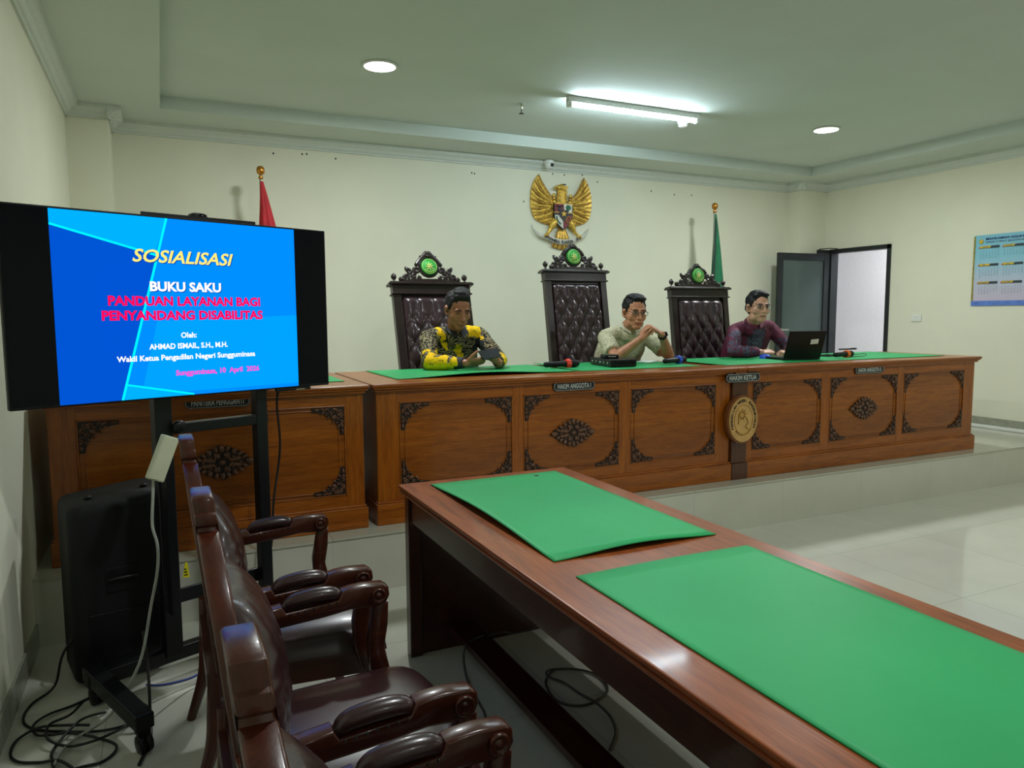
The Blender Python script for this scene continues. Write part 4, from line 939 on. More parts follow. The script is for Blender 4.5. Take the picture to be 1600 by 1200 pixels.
rb.add(vs, [f for i in range(len(cur)-1) for f in ((i*4, i*4+4, i*4+5, i*4+1), (i*4+2, i*4+6, i*4+7, i*4+3), (i*4+1, i*4+5, i*4+6, i*4+2), (i*4+3, i*4+7, i*4+4, i*4))], 0, True)
ro = rb.obj('ribbon', M_ew, eg, label='white ribbon lettered BHINNEKA TUNGGAL IKA')
s = MB(); tx = 'BHINNEKA TUNGGAL IKA'
for i, ch in enumerate(tx):
    if ch == ' ': continue
    x_ = -.205+.41*i/(len(tx)-1); z__ = -.315+.053*(x_/.2)**2*1.0; sl_ = atan2(2*.053*x_/.04, 1)
    text_mb(s, ch, .030, T(x_, -.0585, z__) @ RY(-sl_) @ T(0, 0, -.015) @ RX(pi/2), 0, bold=.03)
s.obj('ribbon_lettering', M_dk, ro, fix=False)

# ================================================================== CALENDAR
ca = thing('wall_calendar', 'pale blue and lilac wall calendar on the right wall at the picture edge', 'calendar', (XR, 4.85, 1.56), -pi/2)
CW, CH = .98, .71
t = NT('calendar_print'); sx = t.n('ShaderNodeSeparateXYZ'); t.l(t.coord(), sx.inputs[0])
mp_ = t.n('ShaderNodeMath', operation='DIVIDE'); mp_.inputs[1].default_value = CH; t.l(sx.outputs[2], mp_.inputs[0])
M_cal = t.fin(t.ramp(mp_.outputs[0], [(.0, (205, 185, 205)), (.35, (185, 195, 215)), (.7, (135, 195, 215)), (1, (125, 190, 210))]), .4)
M_cb = plain('calendar_blue', (92, 128, 205), .4); M_cy = plain('calendar_yellow', (212, 178, 50), .4); M_cdk = plain('calendar_dark', (40, 60, 66), .4); M_cp = plain('calendar_batik', (120, 110, 40), .4, var=.6, scale=160); M_crd = plain('calendar_red', (180, 70, 50), .4); M_ink = plain('calendar_ink', (80, 92, 110), .5)
cs = MB().grid(lambda u, v: (CW*u, -.004-.004*sin(pi*v)*(1-u), CH*v+.006*u*(v-.5)*0), 6, 10).box(0, CW, -.0012, -.0002, 0, CH)
sheet = cs.obj('sheet', M_cal, ca, fix=False)
MB().box(.0, CW, -.010, -.0035, .0, .05).obj('bottom_band', M_cb, sheet); MB().box(.0, .016, -.0095, -.003, .05, CH-.01).obj('side_band', M_cp, sheet)
s = MB(); s.lathe([(.001, 0), (.022, 0), (.022, .001), (.001, .001)], n=20, M=T(.075, -.0095, CH-.065) @ RX(pi/2)); s.obj('crest', M_cy, sheet)
s = MB(); text_mb(s, 'MAHKAMAH AGUNG REPUBLIK INDONESIA', .022, T(.52, -.0100, CH-.052) @ RX(pi/2), 0, .80, bold=.02); text_mb(s, 'DIREKTORAT JENDERAL BADAN PERADILAN UMUM', .016, T(.52, -.0100, CH-.082) @ RX(pi/2), 0, .80)
text_mb(s, '2026', .016, T(.06, -.0108, .015) @ RX(pi/2), 0); s.obj('heading', plain('calendar_navy', (30, 60, 120), .4), sheet, fix=False)
mn = ['JANUARI', 'FEBRUARI', 'MARET', 'APRIL', 'MEI', 'JUNI', 'JULI', 'AGUSTUS', 'SEPTEMBER', 'OKTOBER', 'NOVEMBER', 'DESEMBER']
ml = [31, 28, 31, 30, 31, 30, 31, 31, 30, 31, 30, 31]; st0 = [4, 0, 0, 3, 5, 1, 3, 6, 2, 4, 0, 2]
for k in range(12):
    cx_, rw = k % 4, k//4; bx, bz = .055+cx_*.232, CH-.135-rw*.178; mo = MB()
    mo.box(bx+.01, bx+.20, -.0095, -.008, bz, bz+.024, 0).prism([(bx+.012, bz+.004), (bx+.11, bz+.004), (bx+.122, bz+.024), (bx+.012, bz+.024)], -.0102, -.009, 'y', 1).box(bx, bx+.012, -.0098, -.008, bz, bz+.016, 2)
    text_mb(mo, mn[k], .011, T(bx+.06, -.0108, bz+.008) @ RX(pi/2), 3, bold=.01)
    for d_ in range(ml[k]):
        c_ = d_+st0[k]; text_mb(mo, str(d_+1), .009, T(bx+.02+(c_ % 7)*.029, -.0095, bz-.018-(c_//7)*.0195) @ RX(pi/2), 3)
    mo.obj('month_block', [M_cdk, M_cy, M_crd, M_ink], sheet, fix=False)

# ================================================================== THINGS ON THE BENCHES
ZT = PZ+.80+.0045
bx = thing('wireless_receiver', 'black wireless receiver box on the bench before the bespectacled man', 'receiver', (2.95, 4.50, ZT), radians(-8))
MB().box(-.10, .10, -.18, .18, .004, .052, bev=.004).box(-.09, .09, -.17, .17, 0, .005).obj('case', M_black, bx)
s = MB()
for k in range(5): s.lathe([(.001, .004), (.008, .004), (.010, 0), (.001, 0)], n=10, M=T(-.1005, -.13+k*.065, .028) @ RY(-pi/2))
s.obj('ports', M_chrome, bx)
MB().box(-.07, .02, -.1815, -.179, .026, .036).box(.04, .085, -.1815, -.179, .022, .040).obj('front_panel', M_scr, bx)
hb = thing('card_reader', 'small black box lying on top of the wireless receiver', 'box', (2.935, 4.52, ZT+.0525), radians(-12))
MB().box(-.055, .055, -.05, .05, 0, .028, bev=.008).obj('case', M_black, hb); MB().box(-.03, .03, -.0512, -.049, .012, .017).obj('slot', M_chrome, hb)
M_ored = plain('red_foam_ring', (235, 60, 40), .6); M_oblue = plain('blue_ring', (30, 80, 200), .5); M_oor = plain('orange_ring', (236, 110, 30), .6)
def mic(x, y, a, band, label):
    r = thing('microphone', label, 'microphone', (x, y, ZT+.028), a, 'cordless microphones on the benches')
    Mx = RY(pi/2)
    MB().lathe([(.001, -.18), (.016, -.178), (.019, -.165), (.019, -.05), (.022, 0), (.024, .03), (.02, .035), (.001, .036)], n=18, M=Mx).obj('handle', M_black, r)
    MB().lathe([(.018, .03), (.027, .05), (.0275, .072), (.022, .095), (.012, .106), (.001, .108)], n=18, M=Mx).obj('grille', M_blackm, r)
    MB().lathe([(.022, -.004), (.033, -.002), (.034, .006), (.034, .020), (.033, .028), (.024, .030)], n=8, M=Mx, smooth=False).obj('band', band, r, label='coloured anti-roll ring')
mic(2.545, 4.47, radians(4), M_ored, 'black microphone with a red ring on the left bench near the man in yellow')
mic(3.47, 4.42, radians(20), M_oblue, 'black microphone with a blue ring beside the elbow of the man in the pale shirt')
mic(5.17, 4.36, radians(12), M_oor, 'black microphone with an orange ring at the right end of the benches')
lp = thing('laptop', 'open black laptop with its lid toward the hall, before the man in maroon', 'laptop', (4.50, 4.27, ZT), radians(-10))
MB().box(-.17, .17, .0, .235, .002, .018, bev=.003).obj('base', M_black, lp); MB().box(-.145, .145, .03, .13, .0178, .0195).obj('keyboard', M_blackm, lp)
LR = T(0, .002, .016) @ RX(radians(18))
ld = MB().box(-.17, .17, -.006, .002, 0, .228, M=LR, bev=.003).obj('lid', M_black, lp)
MB().box(-.16, .16, .0022, .003, .012, .218, M=LR).obj('screen', glow('laptop_screen', (190, 205, 225), .6), ld)
s = MB().box(.03, .10, -.0072, -.006, .085, .125, M=LR @ T(.02, 0, .03) @ RY(radians(-4)))
s.obj('label_sticker', M_white, ld, label='white paper sticker')
s = MB().box(-.15, -.05, .0, .012, -.003, .012, M=LR).box(.05, .15, .0, .012, -.003, .012, M=LR); s.obj('hinge', M_black, lp)
ms = thing('mouse', 'blue computer mouse on the green mat left of the laptop', 'mouse', (4.50, 4.585, ZT), radians(20))
M_mb = plain('blue_plastic', (34, 74, 205), .35)
MB().grid(lambda u, v: (.032*cos(2*pi*u)*sin(pi*v/2)**.7*1.0, .052*sin(2*pi*u)*sin(pi*v/2)**.7, .034*cos(pi*v/2)**.8), 20, 8).lathe([(.001, 0), (.030, 0), (.031, .002), (.001, .003)], n=16).obj('shell', M_mb, ms, fix=False)
MB().tube([(0, -.03, .026), (0, -.018, .0325)], .004, n=8).obj('wheel', M_black, ms)
lp.location = (4.605, 4.30, ZT)
ph = thing('tablet', 'black tablet lying flat on the green mat right of the laptop', 'tablet', (5.22, 4.58, ZT), radians(10))
MB().box(-.11, .11, -.075, .075, 0, .010, bev=.003).obj('case', M_black, ph); MB().box(-.10, .10, -.067, .067, .0098, .0106).obj('screen', M_scr, ph)
pn = thing('pen', 'black pen lying across the orange ringed microphone', 'pen', (5.21, 4.372, ZT+.0685), radians(-4))
MB().tube([(-.10, 0, 0), (.08, 0, 0), (.10, 0, 0)], [.006, .006, .002], n=10).obj('barrel', M_black, pn); MB().box(.03, .09, -.002, .002, .006, .009).obj('clip', M_alu, pn)
cord('charging_cable', smoothpath([(5.30, 4.50, ZT+.004), (5.42, 4.48, ZT+.012), (5.50, 4.44, ZT+.02), (5.46, 4.40, ZT+.006), (5.36, 4.38, ZT+.003), (5.29, 4.40, ZT+.003)], 5), .003, M_grey, 'thin grey cable looped beside the orange ringed microphone', sub=2)
pp = thing('paper_sheet', 'small white paper lying beside the elbow of the man in the pale shirt', 'paper', (3.40, 4.72, ZT), radians(15))
MB().grid(lambda u, v: (-.05+.10*u, -.07+.14*v, .001+.010*u*u), 6, 6).grid(lambda u, v: (-.05+.10*u, -.07+.14*v, .0002+.010*u*u), 6, 6).obj('sheet', M_white, pp, fix=False)
# ================================================================== PEOPLE
def skin(name, col):
    t = NT(name); f = t.noise(t.coord(), 30, 3); a = tuple(c*.93 for c in col); b = tuple(min(255, c*1.06) for c in col)
    t.b.inputs['Subsurface Weight'].default_value = .0
    return t.fin(t.ramp(f, [(.3, a), (.7, b)]), .45, 0, 0, .4)
M_lip = plain('lips', (150, 92, 78), .45); M_brow = plain('brow_hair', (30, 22, 20), .7); M_eyew = plain('eye_white', (196, 190, 182), .3); M_iris = plain('iris', (22, 16, 14), .2); M_lid = plain('eyelid', (112, 72, 54), .5)
t = NT('black_hair'); f = t.noise(t.coord((160, 20, 30)), 3, 3); M_hair = t.fin(t.ramp(f, [(.3, (9, 9, 11)), (.7, (28, 28, 31))]), .55, 0, 0, .3); t.bump(f, .6, .004)
def hand(mb, wrist, fwd, back, thumb, curls, scale=1.0, thumb_curl=.3, thumb_out=.8):
    """palm, four fingers of different lengths and a thumb leaving the side of the palm; back = direction of the back of the hand; thumb = +1/-1 side"""
    y = Vector(fwd).normalized(); z = Vector(back); z = (z-y*z.dot(y)).normalized(); x = y.cross(z)*thumb
    W_ = Vector(wrist); P = lambda a, b, c: W_+(x*a+y*b+z*c)*scale
    M = Matrix((x*scale, y*scale, z*scale)).transposed().to_4x4(); M.translation = W_
    mb.tube([P(0, -.004, 0), P(0, .008, 0), P(.002, .035, 0), P(.002, .065, .001), P(0, .09, .001)], [.026*scale, .027*scale, .036*scale, .040*scale, .038*scale], n=12, flat=(1.05, .40), upv=z, cap='round')
    for k, (bx_, ln, r_) in enumerate(((.031, .070, .0088), (.0102, .078, .009), (-.0108, .072, .0087), (-.031, .056, .0078))):
        c = curls[k] if hasattr(curls, '__len__') else curls
        p_ = P(bx_, .086-.006*abs(k-1), .002); ang = 0; pts = [P(bx_*.9, .05, 0), p_]
        for seg, (fr, cc) in enumerate(((.44, .85), (.32, 1.15), (.24, .8))):
            ang += c*cc; d = y*cos(ang)-z*sin(ang)+x*(bx_*.8*max(0, 1-c))
            p_ = p_+d.normalized()*ln*fr*scale; pts.append(p_)
        mb.tube(pts, [r_*scale*1.05, r_*scale*1.08, r_*scale, r_*scale*.93, r_*scale*.78], n=8, cap='round')
    d0 = (x*thumb_out+y*.62-z*.25).normalized(); d1 = (x*(thumb_out-.5*thumb_curl-.2)+y*.9-z*(.25+thumb_curl)).normalized()
    a0 = P(.022, .018, -.006); a1 = a0+d0*.038*scale; a2 = a1+(d0*.35+d1*.65).normalized()*.027*scale; a3 = a2+d1*.021*scale
    mb.tube([a0, a1, a2, a3], [.016*scale, .0125*scale, .0105*scale, .0085*scale], n=8, cap='round')
def head_geo(mb, M):
    E = lambda c, r, m_=None, **k: mb.ell(c, r, 0, M if m_ is None else M @ m_, 18, 12)
    E((0, .018, .040), (.0755, .096, .084)); E((0, -.014, -.012), (.066, .076, .078)); E((0, -.024, -.052), (.053, .057, .054)); E((0, -.054, -.088), (.032, .026, .024))
    for s in (1, -1):
        E((s*.038, -.046, -.020), (.030, .026, .032)); E((s*.045, -.005, -.066), (.020, .04, .032)); E((s*.030, -.076, .030), (.026, .013, .009))
        E((s*.031, -.0735, .011), (.016, .011, .0085)); E((s*.013, -.094, -.030), (.010, .011, .0085))
        E((s*.078, .012, .0), (.009, .020, .032), T(0, 0, 0) @ RZ(s*.3)); E((s*.079, .014, .018), (.010, .021, .014)); E((s*.074, .006, -.024), (.008, .010, .012))
    mb.tube([M @ Vector(p_) for p_ in ((0, -.078, .030), (0, -.089, .008), (0, -.102, -.014), (0, -.108, -.026))], [.010, .010, .0115, .0125], n=10, cap='round')
    E((0, -.100, -.032), (.010, .010, .007))
    E((0, -.086, -.050), (.026, .014, .012)); E((0, -.0915, -.056), (.022, .009, .0055)); E((0, -.089, -.066), (.019, .009, .006))
def head_class(M, look=0):
    I = M.inverted()
    def f(c, base=0):
        p_ = I @ c
        if p_.y < -.05 and abs(p_.z) < .13:
            ax = abs(p_.x)
            if ((ax-.030)/.022)**2+((p_.z-(.0315+.012*(ax-.03)-8*(ax-.032)**2))/.0045)**2 < 1 and ax > .009: return 2
            ex = (ax-.031)/.0135; ez = (p_.z-.011)/.0050
            if ex*ex+ez*ez < 1:
                sx = 1 if p_.x > 0 else -1
                if look < 0: return 5 if p_.z > .0085 else 4
                return 4 if abs(ax-.031-sx*look) < .0062 else 3
            if ex*ex*.75+((p_.z-.012)/.0085)**2 < 1 and p_.z > .014: return 5
            if p_.y < -.075 and (p_.x/.0215)**2+((p_.z+.0600)/.0062)**2 < 1: return 1
        return 0
    return f
def displace(me, fn):
    cs = [v.co.copy() for v in me.vertices]; ns = [v.normal.copy() for v in me.vertices]; flat = []
    for c, n_ in zip(cs, ns): flat.extend(c+n_*fn(c))
    me.vertices.foreach_set('co', flat); me.update()
def hair_mesh(M, kind):
    mb = MB(); E = lambda c, r: mb.ell(c, r, 0, M, 20, 14)
    E((0, .027, .055), (.082, .095, .080)); E((0, .075, .01), (.066, .042, .064))
    for s in (1, -1): E((s*.067, .024, .046), (.015, .048, .034)); E((s*.0705, -.014, .034), (.007, .011, .026))
    if kind == 'crop':
        E((.0, -.034, .108), (.056, .038, .028)); E((.018, -.050, .104), (.024, .022, .020)); E((-.028, -.046, .108), (.024, .02, .018)); E((.04, -.04, .100), (.018, .02, .018)); E((-.005, -.02, .130), (.045, .04, .018)); E((.02, .02, .132), (.05, .05, .016))
    elif kind == 'neat':
        E((.01, -.030, .106), (.058, .040, .024)); E((.025, -.046, .098), (.032, .020, .016)); E((0, .01, .116), (.066, .07, .026))
    else:
        E((.012, -.028, .104), (.058, .040, .024)); E((-.035, -.034, .092), (.032, .026, .026)); E((.03, -.046, .096), (.026, .018, .014)); E((0, .01, .116), (.064, .07, .025))
    me = remeshed(mb, [M_hair], .005, 3, .5, None, 'hair')
    displace(me, lambda c: .0035*noise.noise(Vector((c.x*95, c.y*26, c.z*50)))+.004*noise.noise(c*34))
    return me
def glasses(M, mt, parent, h=.0145):
    o = MB()
    for s in (1, -1):
        pts = [M @ Vector((s*.034+.0225*(abs(cos(a))**.6)*(1 if cos(a) > 0 else -1), -.104+.014*abs(.034+s*.0225*cos(a)*s*s-.0)*0+.006*(abs(.034+.0225*cos(a)))/.06, .008+h*(abs(sin(a))**.7)*(1 if sin(a) > 0 else -1))) for a in [2*pi*k/24 for k in range(24)]]
        o.tube(pts, .0018, 0, 6, closed=True)
        o.tube([M @ Vector(q) for q in ((s*.057, -.097, .014), (s*.072, -.07, .014), (s*.080, -.02, .012), (s*.080, .012, .008), (s*.078, .03, -.01))], .0017, 0, 6)
    o.tube([M @ Vector(q) for q in ((-.012, -.101, .012), (0, -.107, .015), (.012, -.101, .012))], .0018, 0, 6)
    g = o.obj('glasses', mt, parent, label='thin framed glasses')
    t = bpy.data.materials.get('lens_glass')
    if not t:
        n_ = NT('lens_glass'); t = n_.fin((240, 245, 245), .02); n_.b.inputs['Transmission Weight'].default_value = 1; n_.b.inputs['IOR'].default_value = 1.02
    for s in (1, -1):
        MB().lathe([(.001, -.0004), (.0215, -.0004), (.0215, .0004), (.001, .0004)], n=20, M=M @ T(s*.034, -.101, .008) @ SCL(1, 1, h/.0225) @ RX(pi/2)).obj('lens', t, g)
    return g
def torso_geo(mb, st, grow=0.0, n=28):
    """st: (x, y, z, half width, half depth)"""
    P = [Vector((a, b, c)) for a, b, c, d, e in st]
    rr = []
    for i, (x, y, z, a, b) in enumerate(st):
        t_ = (P[min(i+1, len(P)-1)]-P[max(i-1, 0)]).normalized(); u = Vector((1, 0, 0)); u = (u-t_*u.dot(t_)).normalized(); w_ = t_.cross(u)
        ring = []
        for k in range(n):
            an = 2*pi*k/n; ca, sa = cos(an), sin(an)
            ring.append(P[i]+u*((a+grow)*abs(ca)**.85*(1 if ca > 0 else -1))+w_*((b+grow)*abs(sa)**.85*(1 if sa > 0 else -1)))
        rr.append(ring)
    mb.rings(rr)
def person(label, root, J, shirt_mats, shirt_cls, skin_m, M_tr, hair_kind, short=False, glass=None, look=0.0, shoulder_r=.062):
    r = thing('person', label, 'person', root, 0)
    R0 = Vector(root); L = {k: (Vector(v)-R0 if not isinstance(v, (list, dict)) else v) for k, v in J.items() if k not in ('head', 'torso', 'hands')}
    hc, hy_, hp, hr, hs = J['head']
    HM = T(*(Vector(hc)-R0)) @ RZ(radians(hy_)) @ RX(radians(hp)) @ RY(radians(hr)) @ SCL(hs, hs, hs)
    st = [(a-R0.x, b-R0.y, c-R0.z, d, e) for a, b, c, d, e in J['torso']]
    mb = MB()
    torso_geo(mb, st, -.020)
    nb = L['neck']; nt = HM @ Vector((0, .022, -.055))
    mb.tube([nb+Vector((0, .01, -.04)), nb, (nb+nt)/2, nt], [.075, .062, .056, .057], n=14, cap='round')
    head_geo(mb, HM)
    for s in ('R', 'L'):
        sh_, el, wr = L['sh'+s], L['el'+s], L['wr'+s]
        mb.tube([nb+Vector((0, .01, -.055)), sh_], [.036, .042], n=10, cap='round')
        mb.tube([sh_, sh_.lerp(el, .5), el], [.044, .045, .040], n=12, cap='round')
        mb.tube([el, el.lerp(wr, .25), el.lerp(wr, .6), wr], [.040, .043, .034, .0265], n=12, cap='round')
        hnd = J['hands'][s]; hand(mb, wr, **hnd)
        hip = L['hip'+s]; kn = L['kn'+s]; an = L['an'+s]
        mb.tube([hip, hip.lerp(kn, .5), kn], [.085, .075, .055], n=12, cap='round'); mb.tube([kn, kn.lerp(an, .35), an], [.054, .055, .038], n=12, cap='round')
        mb.tube([an+Vector((0, .03, -.04)), an+Vector((0, -.05, -.045)), an+Vector((0, -.15, -.055))], [.038, .036, .028], n=10, cap='round')
    hcl = head_class(HM, look); hcen = HM @ Vector((0, 0, 0))
    def cls(c): return hcl(c) if (c-hcen).length < .17 else 0
    body = remeshed(mb, [skin_m, M_lip, M_brow, M_eyew, M_iris, M_lid], .0038, 5, .5, cls, 'body')
    bo = link('body', body, r)
    link('hair', hair_mesh(HM, hair_kind), bo)
    # shirt
    sb = MB(); torso_geo(sb, st, .010)
    sb.tube([nb+Vector((0, .012, -.055)), nb+Vector((0, .008, -.005))], [.082, .066], n=16, cap='round')
    for s in ('R', 'L'):
        sh_, el, wr = L['sh'+s], L['el'+s], L['wr'+s]
        sb.tube([nb+Vector((0, .01, -.045)), nb.lerp(sh_, .55)+Vector((0, 0, -.004)), sh_], [.058, .058, shoulder_r], n=14, cap='round')
        if short:
            e2 = sh_.lerp(el, .74); sb.tube([sh_, sh_.lerp(el, .4), e2], [shoulder_r, .064, .066], n=16)
        else:
            c_ = el.lerp(wr, .94)
            sb.tube([sh_, sh_.lerp(el, .5), el], [shoulder_r, .060, .054], n=16, cap='round'); sb.tube([el, el.lerp(wr, .3), el.lerp(wr, .7), c_], [.054, .054, .045, .038], n=16)
    me = remeshed(sb, shirt_mats, .0065, 3, .5, None, 'shirt')
    displace(me, lambda p_: .0045*noise.noise(Vector((p_.x*13, p_.y*13, p_.z*17)))+.002*noise.noise(p_*36))
    for p_ in me.polygons: p_.material_index = shirt_cls(p_.center+R0, p_.normal)
    so = link('shirt', me, bo, label=None)
    # collar
    fwd = (HM.to_3x3() @ Vector((0, -1, 0))); fwd.z = 0; fwd.normalize(); rgt = Vector((fwd.y, -fwd.x, 0)); cb = MB()
    rows = []
    for k in range(25):
        a = radians(-168+336*k/24); d = rgt*sin(a)-fwd*cos(a); op = max(0, abs(a)-radians(110))/radians(58)
        up_ = nb+d*.066+Vector((0, 0, .026-.030*op)); dn = nb+d*(.082+.020*op)+Vector((0, 0, -.004-.050*op)); rows.append((up_, dn, dn-d*.006, up_-d*.006))
    cb.rings([list(q) for q in rows], smooth=False); cb.obj('collar', shirt_mats[-1], so)
    # trousers and shoes out of sight under the bench
    tr = MB(); torso_geo(tr, [(s_[0], s_[1], s_[2], s_[3], s_[4]) for s_ in st[:2]], .014)
    for s in ('R', 'L'):
        hip = L['hip'+s]; kn = L['kn'+s]; an = L['an'+s]
        tr.tube([hip, hip.lerp(kn, .5), kn], [.098, .088, .070], n=14, cap='round'); tr.tube([kn, kn.lerp(an, .9)], [.068, .056], n=14, cap='round')
    link('trousers', remeshed(tr, [M_tr], .009, 3, .5, None, 'trousers'), bo)
    for s in ('R', 'L'):
        an = L['an'+s]; MB().tube([an+Vector((0, .045, -.045)), an+Vector((0, -.06, -.05)), an+Vector((0, -.17, -.058))], [.046, .045, .034], n=12, cap='round').obj('shoe', M_black, bo)
    if glass: glasses(HM, glass, bo)
    return r, bo, HM
def legs(x, y=5.06): return dict(hipR=(x-.09, y, .86), hipL=(x+.09, y, .86), knR=(x-.12, y-.42, .84), knL=(x+.12, y-.42, .84), anR=(x-.12, y-.36, .42), anL=(x+.12, y-.36, .42))
M_trs = plain('dark_trousers', (34, 34, 40), .7)
# cloth patterns
def batik(name, ground, lines, fill, sc, thr=(.40, .48), warp=1.6):
    t = NT(name); v = t.coord((sc, sc, sc*.8)); n1 = t.n('ShaderNodeTexNoise'); n1.inputs['Scale'].default_value = 1.4; n1.inputs['Detail'].default_value = 2; t.l(v, n1.inputs['Vector'])
    mx = t.n('ShaderNodeVectorMath', operation='MULTIPLY_ADD'); mx.inputs[1].default_value = (warp, warp, warp); t.l(n1.outputs['Color'], mx.inputs[0]); t.l(v, mx.inputs[2])
    wv = t.n('ShaderNodeTexWave', wave_type='RINGS'); wv.inputs['Scale'].default_value = 1.1; wv.inputs['Distortion'].default_value = 7; wv.inputs['Detail'].default_value = 2; t.l(mx.outputs[0], wv.inputs['Vector'])
    vo = t.n('ShaderNodeTexVoronoi', feature='DISTANCE_TO_EDGE'); vo.inputs['Scale'].default_value = 2.4; t.l(mx.outputs[0], vo.inputs['Vector'])
    c1 = t.ramp(wv.outputs['Fac'], [(thr[0], ground), (thr[1], lines)])
    c2 = t.ramp(vo.outputs['Distance'], [(.05, ground), (.09, fill)])
    return t.fin(t.mix(t.noise(t.coord(), 9, 2), c1, c2), .75, 0, 0, .2)
M_b1 = batik('black_cream_batik', (24, 22, 24), (186, 172, 128), (40, 36, 34), 15, (.52, .60))
M_b1y = batik('yellow_batik', (240, 192, 10), (60, 46, 12), (246, 202, 16), 10, (.89, .93)); M_b1d = plain('dark_cuff', (26, 28, 36), .7)
M_b2 = batik('pale_leaf_cloth', (206, 200, 170), (116, 116, 92), (210, 204, 174), 17, (.56, .66)); M_b2c = batik('pale_collar', (202, 200, 176), (176, 174, 150), (206, 204, 180), 20, (.7, .8))
M_b3 = plain('maroon_cloth', (92, 26, 54), .7, var=.1); M_b3f = batik('blue_grey_floral', (66, 28, 50), (118, 134, 150), (50, 44, 74), 20, (.46, .56)); M_b3c = plain('maroon_collar', (104, 40, 64), .7)

# --- man in yellow and black with the phone
JX = 1.875
J1 = dict(head=((1.845, 4.735, 1.525), 0, 20, 0, 1.06), neck=(1.872, 4.865, 1.395), shR=(1.695, 4.935, 1.335), shL=(2.085, 4.945, 1.35), elR=(1.635, 4.73, 1.178), elL=(2.165, 4.76, 1.178), wrR=(1.815, 4.52, 1.178), wrL=(2.075, 4.57, 1.170),
    torso=[(JX, 5.10, .80, .165, .115), (JX, 5.10, .92, .165, .115), (JX, 5.09, 1.04, .17, .115), (JX, 5.05, 1.15, .185, .115), (JX+.01, 5.0, 1.25, .20, .11), (JX+.01, 4.945, 1.335, .165, .09), (JX+.005, 4.90, 1.375, .09, .06)],
    hands=dict(R=dict(fwd=(.90, -.25, .12), back=(-.15, -.55, -.75), thumb=-1, curls=(.30, .32, .36, .42), thumb_curl=.1, thumb_out=.75, scale=1.02), L=dict(fwd=(-.62, -.35, .50), back=(.45, -.80, -.1), thumb=1, curls=(.7, .8, .85, .9), thumb_curl=.4, thumb_out=.6, scale=1.02)), **legs(JX))
def cls1(c, n):
    c = c+Vector((noise.noise(c*30), 0, noise.noise(c*30+Vector((9, 4, 2)))))*.022
    x, y, z = c
    if x < 1.765 and z < 1.262 and y < 4.90:
        if x < 1.745: return 1 if noise.noise(c*16+Vector((3, 1, 7))) > -.22 or z < 1.17 else 0
        return 2
    if z < 1.24 and y < 4.66 and x < 1.86: return 2
    if x > 2.10 and z < 1.23 and y < 4.72 and x > 2.115: return 1
    if z > 1.30 and n.y < .4 and 1.96 < x < 2.075 and z > 1.335: return 1
    if abs((x-1.765)-(1.36-z)*.35) < .018 and z > 1.25 and n.y < .2: return 1
    if abs((x-1.865)-(1.32-z)*.45) < .024 and z < 1.30 and y < 5.0 and n.y < 0: return 1
    if abs(x-2.05) < .02 and z > 1.2 and n.y < 0 and y < 5.0: return 2
    return 0
SK1, SK2, SK3 = skin('skin_brown', (164, 108, 80)), skin('skin_warm', (196, 136, 104)), skin('skin_light', (210, 158, 132))
P1, B1, H1 = person('man in a yellow and black batik shirt looking down at a phone in both hands', (JX, 5.08, PZ), J1, [M_b1, M_b1y, M_b1d, M_b1d], cls1, SK1, M_trs, 'crop', look=-1)
# --- man in the pale shirt, chin on clasped hands
X2 = 3.36
J2 = dict(head=((3.283, 4.71, 1.50), -12, 5, 2, 1.08), neck=(3.325, 4.845, 1.398), shR=(3.165, 4.94, 1.315), shL=(3.555, 4.955, 1.33), elR=(3.115, 4.71, 1.165), elL=(3.60, 4.69, 1.165), wrR=(3.250, 4.565, 1.318), wrL=(3.400, 4.525, 1.345),
    torso=[(X2, 5.12, .80, .17, .125), (X2, 5.12, .92, .175, .13), (X2, 5.11, 1.04, .18, .128), (X2, 5.06, 1.14, .19, .12), (X2, 5.0, 1.23, .20, .115), (X2-.01, 4.94, 1.315, .165, .092), (X2-.02, 4.89, 1.365, .09, .06)],
    hands=dict(R=dict(fwd=(.55, -.15, .72), back=(-.5, -.75, .25), thumb=-1, curls=(1.25, 1.3, 1.3, 1.3), thumb_curl=.9, thumb_out=.25, scale=.95), L=dict(fwd=(-.86, -.08, .46), back=(.40, -.45, .80), thumb=1, curls=(.50, .58, .66, .74), thumb_curl=.5, thumb_out=.4)), **legs(X2))
P2, B2, H2 = person('man in a pale patterned short sleeved shirt and glasses resting his chin on clasped hands', (X2, 5.08, PZ), J2, [M_b2, M_b2c], lambda c, n: 0, SK2, M_trs, 'neat', short=True, glass=M_black, look=.003)
wr = Vector(J2['wrL'])-Vector((X2, 5.08, PZ)); el = Vector(J2['elL'])-Vector((X2, 5.08, PZ)); wd = (wr-el).normalized(); c_ = wr-wd*.022
q1 = wd.orthogonal().normalized(); q2 = wd.cross(q1)
wt = MB()
for off, rr in ((-.011, .0335), (-.010, .0345), (.010, .0335), (.011, .0325)): pass
wt.rings([[c_+wd*o_+(q1*cos(2*pi*k/20)+q2*sin(2*pi*k/20))*rr for k in range(20)] for o_, rr in ((-.013, .030), (-.012, .0345), (.012, .0325), (.013, .028))])
wo = wt.obj('watch', M_black, B2, label='black wrist watch')
fd = (q1*(Vector((0, -.6, .6)).dot(q1))+q2*(Vector((0, -.6, .6)).dot(q2))).normalized(); Mw = Matrix((fd.cross(wd), wd, fd)).transposed().to_4x4(); Mw.translation = c_+fd*.033
MB().lathe([(.001, .008), (.016, .008), (.018, .005), (.018, -.004), (.001, -.004)], n=20, M=Mw).obj('watch_face', M_scr, wo)
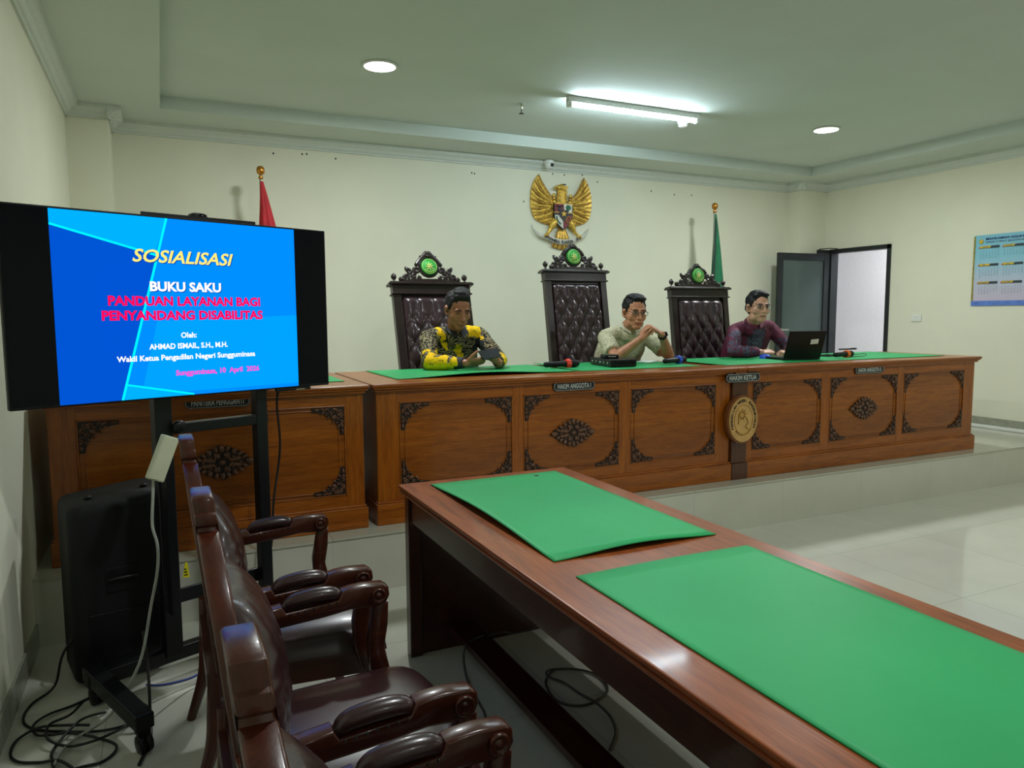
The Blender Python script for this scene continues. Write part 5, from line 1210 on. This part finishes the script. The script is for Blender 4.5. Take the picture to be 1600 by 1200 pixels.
# --- man in maroon by the laptop
X3 = 4.72
J3 = dict(head=((4.545, 4.73, 1.538), -14, 0, 2, 1.09), neck=(4.612, 4.855, 1.425), shR=(4.49, 4.945, 1.345), shL=(4.90, 4.96, 1.37), elR=(4.335, 4.78, 1.178), elL=(5.00, 4.80, 1.18), wrR=(4.535, 4.675, 1.172), wrL=(4.80, 4.62, 1.165),
    torso=[(X3, 5.14, .80, .17, .125), (X3, 5.14, .92, .175, .13), (X3, 5.12, 1.04, .185, .13), (X3-.01, 5.07, 1.15, .20, .12), (X3-.02, 5.01, 1.26, .21, .115), (X3-.03, 4.95, 1.335, .175, .095), (X3-.05, 4.90, 1.385, .10, .065)],
    hands=dict(R=dict(fwd=(.90, -.20, .0), back=(.0, -.35, .9), thumb=-1, curls=(.45, .5, .55, .6), thumb_curl=.3, thumb_out=.5), L=dict(fwd=(-.85, -.2, .02), back=(.0, -.3, .9), thumb=1, curls=(.4, .45, .5, .55), thumb_curl=.3, thumb_out=.5)), **legs(X3))
def cls3(c, n):
    x, y, z = c
    if abs(x-(4.655+(1.36-z)*.15)) < .085 and n.y < 0 and z < 1.36 and y < 5.0 and y > 4.78: return 1
    for q, rr in (((4.44, 4.86, 1.28), .045), ((4.34, 4.78, 1.22), .045), ((4.41, 4.66, 1.19), .035), ((4.96, 4.86, 1.22), .05), ((4.92, 4.72, 1.19), .05)):
        if (c-Vector(q)).length < rr+.03 and n.y < .3 and noise.noise(c*38) > -.12: return 1
    return 0
P3, B3, H3 = person('man in a maroon floral shirt and glasses sitting behind the open laptop', (X3, 5.08, PZ), J3, [M_b3, M_b3f, M_b3c], cls3, SK3, M_trs, 'side', glass=M_black, look=.003)
# phone held by the man in yellow
pm = thing('phone', 'black phone held up in both hands by the man in yellow', 'phone', (1.965, 4.475, 1.238), radians(10))
PM = RX(radians(-40)) @ RY(radians(-8))
MB().box(-.078, .078, -.0045, .0045, -.038, .038, M=PM, bev=.003).obj('case', M_black, pm)
MB().box(-.072, .072, .0046, .0052, -.034, .034, M=PM).obj('screen', M_scr, pm)
MB().lathe([(.001, -.0065), (.008, -.0065), (.008, -.004), (.001, -.004)], n=12, M=PM @ T(-.055, .0, .02) @ RX(-pi/2) @ SCL(1, 1, -1)).obj('camera_lens', M_scr, pm)
